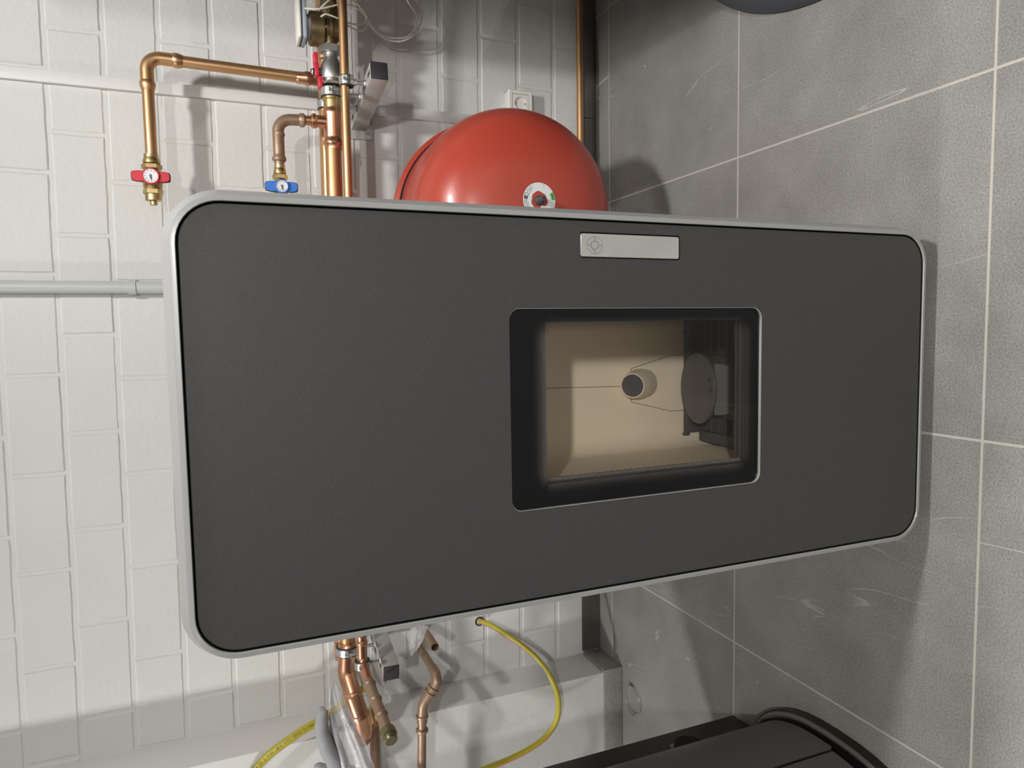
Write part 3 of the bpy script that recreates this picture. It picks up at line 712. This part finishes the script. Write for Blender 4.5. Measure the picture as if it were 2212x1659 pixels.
# ------------------------------------------------------------------ support arms and pipe clamps
def arm(pw, pe, zc, label, plate):
    pw, pe = V(pw), V(pe); d = (pe-pw).normalized(); L = (pe-pw).length; a = thing('support_arm', pw, label, 'bracket')
    fm = frame(pw, d, V((0, 0, 1))); h = .0215
    bm_ = MB(); bm_.box((0, -h, -h), (L, h, h), fm, bev=.0015); obj('arm', bm_, M['galv'], a)
    sl = MB()
    for k in range(5):
        c_ = .035+k*.062; sl.box((c_-.012, h-.0004, -.0045), (c_+.012, h+.0006, .0045), fm, bev=.0004)
    objs('slot', sl, M['rubber'], a)
    obj('end_cap', MB().box((L-.001, -h+.0005, -h+.0005), (L+.004, h-.0005, h-.0005), fm, bev=.001), M['cap'], a)
    obj('wall_plate', MB().box((pw.x-.045, YW-.007, pw.z-.040), (pw.x+.045, YW-.001, pw.z+.040), bev=.001), M['zinc'], a)
    bo = MB()
    for sx in (-.034, .034):
        for sz in (-.028,): bo.lathe([(0, .0105), (.0015, .0105), (.0016, .0065), (.007, .0065), (.0075, .004), (.013, .004)], (pw.x+sx, YW-.007, pw.z+sz), V((0, -1, 0)), 12)
    objs('bolt', bo, M['zinc'], a)
    return a, d
ARMZ = .768
armR, dR = arm((.594, YW-.004, ARMZ), (.636, 1.745, ARMZ), ARMZ, 'galvanised square support arm right of the stove with black end cap', 1)
armL, dL = arm((-.850, YW-.004, .775), (-.907, 1.792, .775), .775, 'galvanised square support arm left of the stove with black end cap', 1)

def clamp(o, axis, r, zarm, label, tw=1, yr=None):
    o = V(o); ax = V(axis).normalized(); k = thing('pipe_clamp', o, label, 'clamp', 'rubber lined pipe clamps')
    obj('rubber_liner', MB().lathe([(-.0125, r), (-.0125, r*1.0+.0062), (.0125, r*1.0+.0062), (.0125, r)], o, ax, 32, False), M['rubber'], k)
    obj('band', MB().lathe([(-.0095, r+.0060), (-.0095, r+.0078), (.0095, r+.0078), (.0095, r+.0060)], o, ax, 32, False), M['zinc'], k)
    sc2 = MB(); q = o+V((0, -tw, 0))*(r+.0085)
    sc2.box((q.x-.009, q.y-.010, q.z-.0035), (q.x+.009, q.y+.002, q.z-.0015)); sc2.box((q.x-.009, q.y-.010, q.z+.0015), (q.x+.009, q.y+.002, q.z+.0035))
    sc2.lathe([(-.014, .0022), (.009, .0022), (.009, .0046), (.012, .0046)], (q.x, q.y-.005, q.z), ZD, 14)
    obj('clamp_screw', sc2, M['chrome'], k)
    zt = o.z-r-.007; rd = MB(); base = V((o.x, o.y, zt)); foot = V((yr[0] if yr else o.x, yr[1] if yr else o.y, zarm+.0215))
    rd.tube([base, foot], .0045, 12); rd.lathe(hexp(0, .007, .0085), foot, base-foot, 6); rd.lathe(hexp(0, .007, .0080), base-(base-foot).normalized()*.006, base-foot, 6)
    obj('threaded_rod', rd, M['zinc'], k, ang=30)
XK = .617
clamp((XK+.004, YC, ZC), XD, RC, ARMZ, 'small zinc clamp on the thin pipe above the right support arm')
clamp((XK-.006, YA, ZA), XD, RA, ARMZ, 'large zinc clamp on the thick pipe above the right support arm')
clamp((XK-.016, YB, ZB), XD, RB, ARMZ, 'zinc clamp on the rear pipe above the right support arm')
clamp((-.857, YA, ZA+.011), XD, RA*1.13, .775, 'open zinc clamp around the thick pipe left of the stove')
clamp((CXL+.012, YC, ZC+.011), XD, RC+.002, .775, 'zinc clamp at the thin pipe elbow left of the stove', tw=1)

# ------------------------------------------------------------------ left wall pipework
pe_ = thing('copper_pipe', (-.90, 1.86, .66), 'tarnished copper pipe with two bends below the left support arm', 'pipe')
E0, E1 = at(902, 1390, Z=.664), at(942, 1455, Z=.652)
eA = V((-.873, 1.975, .664)); eB = V((-.885, 1.80, .658))
eA = V((at(902, 1390, Y=1.985).x, 1.985, at(902, 1390, Y=1.985).z)); eB = at(938, 1450, Y=1.80)
obj('pipe', MB().tube([eA, eB], .0115, 24), M['copper_dull'], pe_)
pE2 = at(944, 1474, Y=1.765); pE3 = at(914, 1520, Y=1.775); pE4 = at(912, 1700, Y=1.785); pE4 = pE4+(pE4-pE3).normalized()*1.1
pE3b = at(912, 1545, Y=1.778)
el = MB().tube(path([eA+(eB-eA)*.9, eB+(eB-eA).normalized()*.014, pE2, pE3, pE3b, pE3b+(pE4-pE3b).normalized()*.02], [.014, .012, .04, .05]), .0140, 26)
PP = [pE2.lerp(pE3, .25), pE2.lerp(pE3, .48)]
for p in PP: el.lathe([(-.004, .014), (-.001, .0175), (.003, .0175), (.006, .014)], p, pE3-pE2, 28, False)
obj('elbow', el, M['copper_dull'], pe_)
pp = MB().tube([pE3b, pE4], .0118, 24); dd = (pE4-pE3b).normalized()
for t in (.000, .040): pp.lathe([(-.004, .0125), (0, .0168), (.006, .0168), (.010, .0125)], pE3b+dd*t, dd, 28, False)
obj('pipe', pp, M['copper_dull'], pe_)
# cut open stub
S0 = at(912, 1357, Y=1.92); S1 = at(940, 1398, Y=1.80)
po = thing('copper_pipe', S1, 'short cut-off copper pipe with open end pointing into the room', 'pipe')
ds = (S1-S0); L_ = ds.length
obj('pipe', MB().lathe([(0, .010), (0, .0118), (L_, .0118), (L_, .0102), (L_-.08, .0102)], S0, ds, 28, False), M['copper_dull'], po)
obj('pipe_bore', MB().lathe([(0, .0103), (.001, .0103)], S1-ds.normalized()*.06, ds, 28), M['rubber'], po)
# pipes going left, behind
ph = thing('copper_pipe', (-1.1, 1.85, .81), 'brown copper pipe running level to the left behind the capped pipe', 'pipe')
h0, h1 = at(808, 1515, Y=1.925), at(812, 1720, Y=1.870); h1 = h0+(h1-h0)*4
obj('pipe', MB().tube([h0, h1], .0135, 24), M['copper_dull'], ph)
obj('press_socket', MB().lathe([(0, .0140), (.004, .0158), (.036, .0158), (.040, .0180), (.046, .0180), (.050, .0140)], h0+(h1-h0)*.015, h1-h0, 28, False), M['copper'], ph)
# wall bracket of the stub: small plate with plastic wrap
tag(obj('wall_bracket', MB().box((-.915, YW-.004, .60), (-.80, YW-.001, .70), bev=.001).lathe(hexp(0, .012, .009), (-.888, YW-.004, .62), -YD, 6), M['zinc']), 'small zinc wall plate under the plastic film beside the stove', 'bracket')

# low pipe along the skirting
tag(obj('copper_pipe', MB().tube([(.36, 1.985, .090), (2.2, 1.985, .085)], .0108, 24), M['copper']), 'copper pipe running low along the wall just above the skirting', 'pipe')

# ------------------------------------------------------------------ wall fittings
tr = thing('cable_trunking', (.63, YW, 1.0), 'white square cable trunking running up the wall behind the vessel', 'trunking')
trb = MB(); trb.box((.619, YW-.012, .30), (.647, YW+.002, CEIL-.002), bev=.001)
obj('channel', trb, M['trunk'], tr)
obj('lid', MB().box((.6185, YW-.0145, .30), (.6480, YW-.0105, CEIL-.002), bev=.0012), M['trunk'], tr)
ct = thing('conduit', (.125, YW-.016, 1.2), 'round light grey plastic conduit running straight up the wall above the stove', 'conduit')
obj('tube', MB().tube([(.1255, YW-.018, .9), (.1235, YW-.018, CEIL-.002)], .0158, 24), M['pvc'], ct)
cl = MB(); cl.lathe([(-.009, .0158), (-.009, .0182), (.009, .0182), (.009, .0158)], (.1245, YW-.018, 1.360), ZD, 28, False); cl.box((.104, YW-.006, 1.350), (.146, YW+.002, 1.372), bev=.002)
obj('clip', cl, M['pvc'], ct)

# socket
so = thing('wall_socket', (.705, YW, .278), 'white surface-mounted wall socket above the red vessel', 'socket')
sx0, sx1, sz0, sz1 = .650, .730, .238, .318
obj('box', MB().box((sx0+.003, YW-.030, sz0+.003), (sx1-.003, YW+.003, sz1-.003), bev=.003), M['white_pl'], so)
def rq(x0, x1, z0, z1, r, y): return rr(x0, x1, z0, z1, r, y, 5)
obj('frame', MB().loft([rq(sx0, sx1, sz0, sz1, .004, YW-.026), rq(sx0, sx1, sz0, sz1, .004, YW-.034), rq(sx0+.003, sx1-.003, sz0+.003, sz1-.003, .003, YW-.037), rq(sx0+.012, sx1-.012, sz0+.012, sz1-.012, .002, YW-.0365), rq(sx0+.0125, sx1-.0125, sz0+.0125, sz1-.0125, .002, YW-.034)], True, True, False), M['white_pl'], so, ang=25)
scx, scz = (sx0+sx1)/2, (sz0+sz1)/2; si = MB(); b = si.b
sq = rq(sx0+.0135, sx1-.0135, sz0+.0135, sz1-.0135, .002, YW-.0362)
circ = [V((scx+.0195*math.cos(2*PI*i/len(sq)+PI/24), YW-.0362, scz+.0195*math.sin(2*PI*i/len(sq)+PI/24))) for i in range(len(sq))]
si.loft([sq, circ, [V((p.x*.96+scx*.04, p.y+.001, p.z*.96+scz*.04)) for p in circ], [V((p.x*.9+scx*.1, p.y+.014, p.z*.9+scz*.1)) for p in circ]], True, False, True)
obj('insert', si, M['white_pl'], so, ang=30)
hs = MB()
for dx in (-.0095, .0095): hs.lathe([(0, .0030), (.0005, .0030)], (scx+dx, YW-.0225, scz), -YD, 14)
hs.lathe([(0, .0015), (.0005, .0015)], (scx, YW-.0225, scz), -YD, 12)
objs('contact_hole', hs, M['rubber'], so)
ec = MB()
for s in (1, -1): ec.box((scx-.003, YW-.035, scz+s*.0165-.0015), (scx+.003, YW-.024, scz+s*.0165+.0015), bev=.0005)
objs('earth_contact', ec, M['zinc'], so)

# ------------------------------------------------------------------ expansion vessel
AXV = V((.0179, -1, .0029)).normalized(); PL = .3122; OV = V((.2953, 1.4815, .4634))-AXV*PL; NE = 2.80; TC = .0966
ve = thing('expansion_vessel', (.31, 1.85, 0), 'large round red expansion vessel on the wall right of the stove', 'vessel')
def ell(n, R, t0, t1, pw=2.25):
    out = []
    for i in range(n+1):
        a = PI/2*i/n; out.append((t0+(t1-t0)*(math.sin(a))**(2/pw), R*max(math.cos(a), 0)**(2/pw)))
    return out
RV = .2538
obj('front_shell', MB().lathe([(.0045, RV-.008), (.0060, RV-.001), (.009, RV)]+ell(48, RV, TC, PL, NE), OV, AXV, 96), M['vessel'], ve, ang=60)
obj('clamp_ring', MB().lathe([(-.022, RV-.002), (-.022, RV+.010), (-.018, RV+.0141), (-.003, RV+.0141), (.0, RV+.012), (.0, RV-.010)], OV, AXV, 96, False), M['vessel'], ve, ang=60)
obj('seam', MB().lathe([(-.002, RV-.006), (.0009, RV-.005), (.0009, RV+.0030), (-.001, RV+.0032)], OV, AXV, 96, False), M['black'], ve)
obj('rear_shell', MB().lathe([(.002, RV-.010)]+[(-a, r) for a, r in ell(24, RV-.004, .03, .185, 2.6)], OV, AXV, 96), M['vessel'], ve, ang=60)
UV = V((1, 0, 0)); UV = (UV-AXV*UV.dot(AXV)).normalized(); WV = AXV.cross(UV)
def dome_t(r):
    c = (r/RV)**(NE/2); a = math.acos(min(1, c)); return TC+(PL-TC)*math.sin(a)**(2/NE)
def vp(r, a, off=.0008): return OV+AXV*(dome_t(r)+off)+(UV*math.cos(a)+WV*math.sin(a))*r
def patch(a0, a1, r0, r1, off=.0008, n=10, m_=3):
    g = MB(); g.grid([[vp(r0+(r1-r0)*j/m_, a0+(a1-a0)*i/n, off) for i in range(n+1)] for j in range(m_+1)]); return g
# torn round label: full outer ring, ragged inner edge
g = MB(); NL = 72; rows = []
def rin(a):
    r = .0203+.0009*math.sin(3*a+.6)+.0006*math.sin(7*a+1)+.0004*math.sin(17*a)
    d = abs((a-math.radians(205)+PI) % (2*PI)-PI)
    return r-.008*max(0, 1-d/.5)
for j in range(4): rows.append([vp(rin(2*PI*i/NL)+(.0405-rin(2*PI*i/NL))*j/3, 2*PI*i/NL) for i in range(NL)])
g.loft(rows, True)
lab = obj('round_label', g, M['lbl'], ve)
PRINT = [[(.0380, 35, 150), (.0365, 30, 150), (.0345, 30, 152), (.0325, 28, 155), (.0305, 30, 158), (.0285, 40, 150)], [(.0375, 215, 250), (.0350, 212, 255), (.0330, 215, 250)], [(.038, 320, 350), (.034, 322, 345)]]
for block in PRINT:
    gt = MB()
    for r, a0, a1 in block:
        a = a0
        while a < a1:
            s_ = random.uniform(4, 11)
            if random.random() < .85:
                pa_ = [vp(r-.0004, math.radians(a), .0011), vp(r-.0004, math.radians(min(a+s_, a1)), .0011), vp(r+.0004, math.radians(min(a+s_, a1)), .0011), vp(r+.0004, math.radians(a), .0011)]
                gt.b.faces.new([gt.b.verts.new(p) for p in pa_])
            a += s_+2
    sub('label_print', gt, M['lbl_t'], lab, flat=True)
DL = math.radians
def vang(px, py):   # angle on the dome of a surveyed picture point
    q = at(px, py, Y=1.4815)-OV; return math.atan2(q.dot(WV), q.dot(UV))
aG = vang(1192, 425); aQ = vang(1136, 423)
sub('brand_patch', patch(aG-.24, aG+.24, .0300, .0400, .0012), M['lbl_g'], lab)
tx = V(vp(.035, aG)); tdir = (vp(.035, aG-.05)-vp(.035, aG+.05)); 
rad_ = (vp(.04, aG)-vp(.03, aG))
tdir = tdir if tdir.dot(-XD) > 0 else -tdir
tm = frame(vp(.0352, aG, .0016), tdir, -rad_ if tdir.cross(-rad_).dot(AXV) > 0 else rad_)
sub('brand_lettering', text_mesh('reflex', .0068, tm, .0001), M['lbl_k'], lab, flat=True)
sub('warning_patch', patch(aQ-.2, aQ+.2, .0295, .0385, .0012), M['mark'], lab)
sub('warning_symbol', patch(aQ-.17, aQ-.02, .031, .037, .0015) if vp(.034, aQ-.1).x > vp(.034, aQ+.1).x else patch(aQ+.02, aQ+.17, .031, .037, .0015), M['lbl'], lab)
obj('gas_valve', MB().lathe([(-.004, .012), (.004, .0115), (.008, .009), (.012, .0065), (.024, .0060), (.026, .0050), (.0262, .0025), (.022, .002)], OV+AXV*PL, AXV, 28), M['iron'], ve)
obj('wall_bracket', MB().box((.22, 1.965, .40), (.40, YW-.001, .50), bev=.002), M['vessel'], ve)

# ------------------------------------------------------------------ hoses
def hose(P, r, label, up, mats, sect, name='hose'):
    t = MB().tube(spline(P, 14), r, 24, True, None, up)
    t.b.normal_update(); bmesh.ops.recalc_face_normals(t.b, faces=t.b.faces[:])
    for f in t.b.faces: f.material_index = sect(f.normal)
    return tag(obj(name, t, mats), label, 'hose')
HP = [((1034, 1340), 2.07), ((1040, 1343), 2.04), ((1060, 1350), 2.0), ((1090, 1369), 1.955), ((1130, 1396), 1.915), ((1165, 1428), 1.875), ((1192, 1468), 1.85), ((1206, 1512), 1.825), ((1202, 1556), 1.81), ((1180, 1590), 1.80), ((1148, 1615), 1.795), ((1100, 1640), 1.79), ((1045, 1662), 1.775), ((980, 1690), 1.75), ((880, 1745), 1.70), ((790, 1800), 1.69), ((730, 1850), 1.68)]
P = [at(x, y, Y=Y) for (x, y), Y in HP]
hose(P, .0082, 'yellow hose with a pink stripe curving out of a hole in the wall', (0, 0, 1), [M['hose_y'], M['hose_p'], M['hose_g']], lambda n: 1 if n.dot(V((-.93, -.36, 0))) > .50 else 2 if n.dot(V((-.93, -.36, 0))) > .36 else 0)
tag(obj('wall_sleeve', MB().lathe([(0, .014), (.0, .0105), (-.03, .0100), (-.03, .0)], (P[1].x-.002, YW-.0006, P[1].z+.003), -YD, 24, False).lathe([(0, .0155), (.0012, .0150), (.0012, .0105)], (P[1].x-.002, YW-.0006, P[1].z+.003), -YD, 24, False), M['rubber']), 'dark round hole in the wall where the striped hose enters', 'wall sleeve')
HP2 = [((770, 1440), 1.99), ((790, 1480), 1.93), ((778, 1492), 1.92), ((740, 1520), 1.90), ((700, 1552), 1.885), ((660, 1574), 1.875), ((620, 1601), 1.865), ((580, 1632), 1.86), ((545, 1668), 1.855), ((515, 1705), 1.85), ((470, 1790), 1.84), ((455, 1900), 1.84), ((480, 2040), 1.84)]
P2 = [at(x, y, Y=Y) for (x, y), Y in HP2]
HR2 = .0108
h2 = hose(P2, HR2, 'yellow hose with dark lettering rising to the left past the grey glove', (0, -1, 0), [M['hose_y'], M['hose_g']], lambda n: 1 if n.dot(V((.25, -.35, .90))) > .80 else 0)
SPL = spline(P2, 14); ACC = [0.]
for a_, b_ in zip(SPL, SPL[1:]): ACC.append(ACC[-1]+(b_-a_).length)
def along(t):
    for i in range(len(ACC)-1):
        if ACC[i+1] >= t: break
    f = (t-ACC[i])/(ACC[i+1]-ACC[i]); return SPL[i].lerp(SPL[i+1], f), (SPL[i+1]-SPL[i]).normalized()
st0 = min(range(len(SPL)), key=lambda i: (SPL[i]-at(676, 1566, Y=1.879)).length); pos = ACC[st0]
for word, size, gap in (('WHITE PLUS', .0098, .007), ('12,5', .0078, .006), ('3/8"', .0092, .006), ('50 m', .0078, .006), ('T 20', .0092, .004), ('60 bar', .0072, .006), ('PN 8', .0085, .005), ('--', .009, .004), ('19 x 2', .0080, .004), ('2021', .0080, .004)):
    bmw = bmesh.new(); any_ = False
    for chh in word:
        w_c = size*(.42 if chh in ' ,/"' else .60 if chh not in 'WM' else .80)
        if chh != ' ' and pos < ACC[-1]-.01:
            p, t = along(pos+w_c/2); n = V((0, 0, CAMZ))-p; n = (n-t*n.dot(t)).normalized()
            n = (n+t.cross(n)*.0).normalized(); tb_ = text_mesh(chh, size, frame(p+n*(HR2+.0003), t, n.cross(t)), .0001, 'CENTER', .85)
            k_ = MB(); k_.b.free(); k_.b = bmw; k_.join(tb_); any_ = True
        pos += w_c
    pos += gap
    if any_: o_ = obj('hose_lettering', bmw, M['ink'], flat=True); o_.parent = h2
    else: bmw.free()

# ------------------------------------------------------------------ grey glove hanging on the pipe, plastic bag
gl = thing('work_glove', at(720, 1650, Y=1.80), 'grey knitted work glove draped behind the plastic bag, fingers up', 'glove')
def finger(pts, rads, name):
    P = [at(x, y, Y=Y) for x, y, Y in pts]; S = spline(P, 8); n = len(S)
    R = []
    for i in range(n):
        f = i/(n-1)*(len(rads)-1); k = min(int(f), len(rads)-2); R.append(rads[k]+(rads[k+1]-rads[k])*(f-k))
    t = MB().tube(S, 0, 16, True, None, None, R)
    for v in t.b.verts: v.co += noise.noise_vector(v.co*60)*.0022
    obj(name, t, M['glove'], gl, ang=80)
finger([(700, 1528, 1.815), (697, 1534, 1.812), (695, 1560, 1.808), (698, 1590, 1.805), (709, 1620, 1.80), (722, 1648, 1.80), (728, 1680, 1.80)], [.002, .0125, .0170, .0185, .0200, .0225, .026], 'finger')
finger([(715, 1536, 1.83), (716, 1545, 1.83), (720, 1565, 1.825), (723, 1590, 1.82), (730, 1615, 1.82), (740, 1645, 1.82), (742, 1675, 1.82)], [.002, .0070, .0105, .0115, .0130, .015, .017], 'finger')
finger([(683, 1650, 1.80), (686, 1654, 1.80), (698, 1662, 1.80), (720, 1672, 1.80), (735, 1685, 1.80)], [.002, .0105, .0140, .017, .019], 'thumb')

pm = MB(); pc_ = at(752, 1712, Y=1.80)
bmesh.ops.create_uvsphere(pm.b, u_segments=24, v_segments=16, radius=1, matrix=Matrix.Translation(pc_) @ Matrix.Diagonal((.075, .030, .048, 1)))
for v in pm.b.verts: v.co += noise.noise_vector(v.co*45)*.004
obj('palm', pm, M['glove'], gl, ang=80)

def bag_mat():
    M_ = bpy.data.materials.new('clear plastic film'); M_.use_nodes = True; nt = M_.node_tree; N = nt.nodes; K = nt.links
    out = N['Material Output']; b = N['Principled BSDF']
    b.inputs['Base Color'].default_value = (.78, .78, .84, 1); b.inputs['Roughness'].default_value = .14; b.inputs['Specular IOR Level'].default_value = .8
    tr = N.new('ShaderNodeBsdfTransparent'); tr.inputs[0].default_value = (.95, .95, .97, 1)
    lw = N.new('ShaderNodeLayerWeight'); lw.inputs[0].default_value = .30
    r = N.new('ShaderNodeMapRange'); r.inputs[3].default_value = .42; r.inputs[4].default_value = .95; K.new(lw.outputs['Facing'], r.inputs[0])
    tc = N.new('ShaderNodeTexCoord'); n = N.new('ShaderNodeTexNoise'); n.inputs['Scale'].default_value = 60; n.inputs['Detail'].default_value = 4; n.inputs['Distortion'].default_value = 1.5
    K.new(tc.outputs['Object'], n.inputs['Vector'])
    bp = N.new('ShaderNodeBump'); bp.inputs['Strength'].default_value = .8; bp.inputs['Distance'].default_value = .004; K.new(n.outputs['Fac'], bp.inputs['Height'])
    K.new(bp.outputs[0], b.inputs['Normal']); K.new(bp.outputs[0], lw.inputs['Normal'])
    ms = N.new('ShaderNodeMixShader'); K.new(r.outputs[0], ms.inputs[0]); K.new(tr.outputs[0], ms.inputs[1]); K.new(b.outputs[0], ms.inputs[2])
    K.new(ms.outputs[0], out.inputs[0]); return M_
M['film'] = bag_mat()
def film(rowsL, rowsR, label, amp=.010, fold=7, sd=0, nu=26, nv=44, name='plastic_bag'):
    SL = spline([at(x, y, Y=Y) for x, y, Y in rowsL], 12); SR = spline([at(x, y, Y=Y) for x, y, Y in rowsR], 12)
    def samp(S, f): k = f*(len(S)-1); i = min(int(k), len(S)-2); return S[i].lerp(S[i+1], k-i)
    rows = []
    for j in range(nv+1):
        f = j/nv; a, c = samp(SL, f), samp(SR, f); row = []
        for i in range(nu+1):
            u = i/nu; p = a.lerp(c, u)
            w_ = math.sin(fold*PI*(u+.12*math.sin(3*f+sd))+sd)*.5+noise.noise(V((u*6+sd, f*4, sd)))
            p = p+V((.25, -1, .2))*amp*w_*(.35+f)
            row.append(p)
        rows.append(row)
    return tag(obj(name, MB().grid(rows), M['film'], ang=180), label, 'plastic film')
film([(720, 1468, 1.80), (711, 1500, 1.77), (713, 1540, 1.75), (722, 1590, 1.74), (735, 1640, 1.735), (742, 1700, 1.735)], [(725, 1472, 1.80), (742, 1505, 1.77), (766, 1560, 1.75), (786, 1600, 1.74), (806, 1650, 1.735), (822, 1700, 1.735)], 'crumpled clear plastic bag pulled over the thick copper elbow', .008, 3.2)
film([(883, 1350, 1.90), (884, 1385, 1.88), (886, 1415, 1.87)], [(925, 1352, 1.88), (912, 1385, 1.86), (890, 1418, 1.87)], 'clear plastic film wrapped round the cut-off pipe beside the stove', .006, 4, 2, 16, 20, 'plastic_film')

# hose clamp ring standing on the floor by the pier
rc = at(1366, 1550, Z=0); ring = thing('hose_clamp', (rc.x, rc.y, 0), 'thin steel hose clamp ring lying on the floor by the pier', 'clamp')
c0 = at(1366, 1514, Z=.008); rm = MB()
axr = V((.03, .06, 1)).normalized()
rm.lathe([(-.0035, .0430), (-.0035, .0437), (.0035, .0437), (.0035, .0430), (-.0035, .0430)], V((c0.x, c0.y, .0075)), axr, 64, False)
obj('band', rm, M['chrome'], ring)
c1 = c0+V((.040, .012, 0))
obj('screw_housing', MB().box((c1.x-.005, c1.y-.007, .0045), (c1.x+.005, c1.y+.007, .0145), bev=.0015).lathe(hexp(0, .006, .005), (c1.x, c1.y+.007, .010), YD, 6), M['chrome'], ring)

# ------------------------------------------------------------------ dark appliance on the left, tank on the right
ap = thing('pellet_boiler', (-1.1, 1.05, 0), 'dark grey appliance with rounded front standing left of the stove', 'appliance')
HT = 1.15
obj('body', MB().box((-1.20, .74, .012), (-.9655, 1.344, HT), bev=.004), M['app_black'], ap)
AC = (-1.062, 1.030)    # plan centre of the rounded shell
def plan(a, k=0.): # superellipse bulging toward the room side
    rx, ry = .204+k, .235+k
    return AC[0]+rx*math.copysign(abs(math.cos(a))**.80, math.cos(a)), AC[1]+ry*math.copysign(abs(math.sin(a))**.80, math.sin(a))
def shell(a0, a1, z0, z1, k=0., th=.012, n=24):
    g = MB(); O = [plan(math.radians(a0+(a1-a0)*i/n), k) for i in range(n+1)]; I = [plan(math.radians(a0+(a1-a0)*i/n), k-th) for i in range(n+1)]
    loop = [V((x, y, 0)) for x, y in O]+[V((x, y, 0)) for x, y in I[::-1]]
    loop_b = [V((x, y, 0)) for x, y in [plan(math.radians(a0+(a1-a0)*i/n), k-.0015) for i in range(n+1)]]+[V((x, y, 0)) for x, y in I[::-1]]
    g.loft([[p+ZD*z0 for p in loop_b], [p+ZD*(z0+.0015) for p in loop], [p+ZD*(z1-.0015) for p in loop], [p+ZD*z1 for p in loop_b]], True, True, True); return g
obj('side_panel', shell(-1, 88, .035, HT-.02), M['app_grey'], ap, ang=30)
obj('side_panel', shell(-88, -30, .035, HT-.02), M['app_grey'], ap, ang=30)
obj('door', shell(-27, -3.2, .045, HT-.03), M['app_grey'], ap, ang=30)
obj('inner_shell', shell(-88, 88, .02, HT-.01, -.014, .02), M['app_black'], ap)
rimp = [V((*plan(math.radians(-92+184*i/60), .009), .020)) for i in range(61)]
obj('base_rim', MB().tube(rimp, .0075, 10), M['app_grey'], ap)
obj('plinth', shell(-90, 90, .0, .022, .019, .12), M['app_black'], ap)
obj('top_cover', MB().loft([[V((*plan(2*PI*i/60, .01), HT-.012)) for i in range(60)], [V((*plan(2*PI*i/60, .01), HT+.01)) for i in range(60)]], True, True, True), M['app_grey'], ap)
qr = at(1487, 1606, X=-.9655)
obj('side_recess', MB().lathe([(0, .034), (.0006, .034)], (-.9655, qr.y-.004, qr.z), XD, 40), M['black'], ap)
qt = [at(x, y, X=-.9640) for x, y in ((1446, 1609), (1457, 1606.5), (1452, 1619))]
obj('side_sticker', MB().poly(qt, (.0003, 0, 0)), M['lbl_t'], ap)

tk = thing('buffer_tank', (1.2315, 1.058, 0), 'dark blue-grey round tank whose base shows at the upper picture edge', 'tank')
obj('base', MB().lathe([(0, .580), (.003, .5822), (.020, .578), (.045, .560), (.070, .530), (.085, .490), (.15, .485)], (1.2315, 1.058, .001), ZD, 96), M['tank'], tk)
obj('jacket', MB().lathe([(.14, .48), (.15, .490), (1.70, .490), (1.78, .44), (1.84, .32), (1.86, 0)], (1.2315, 1.058, 0), ZD, 96), M['tank'], tk)
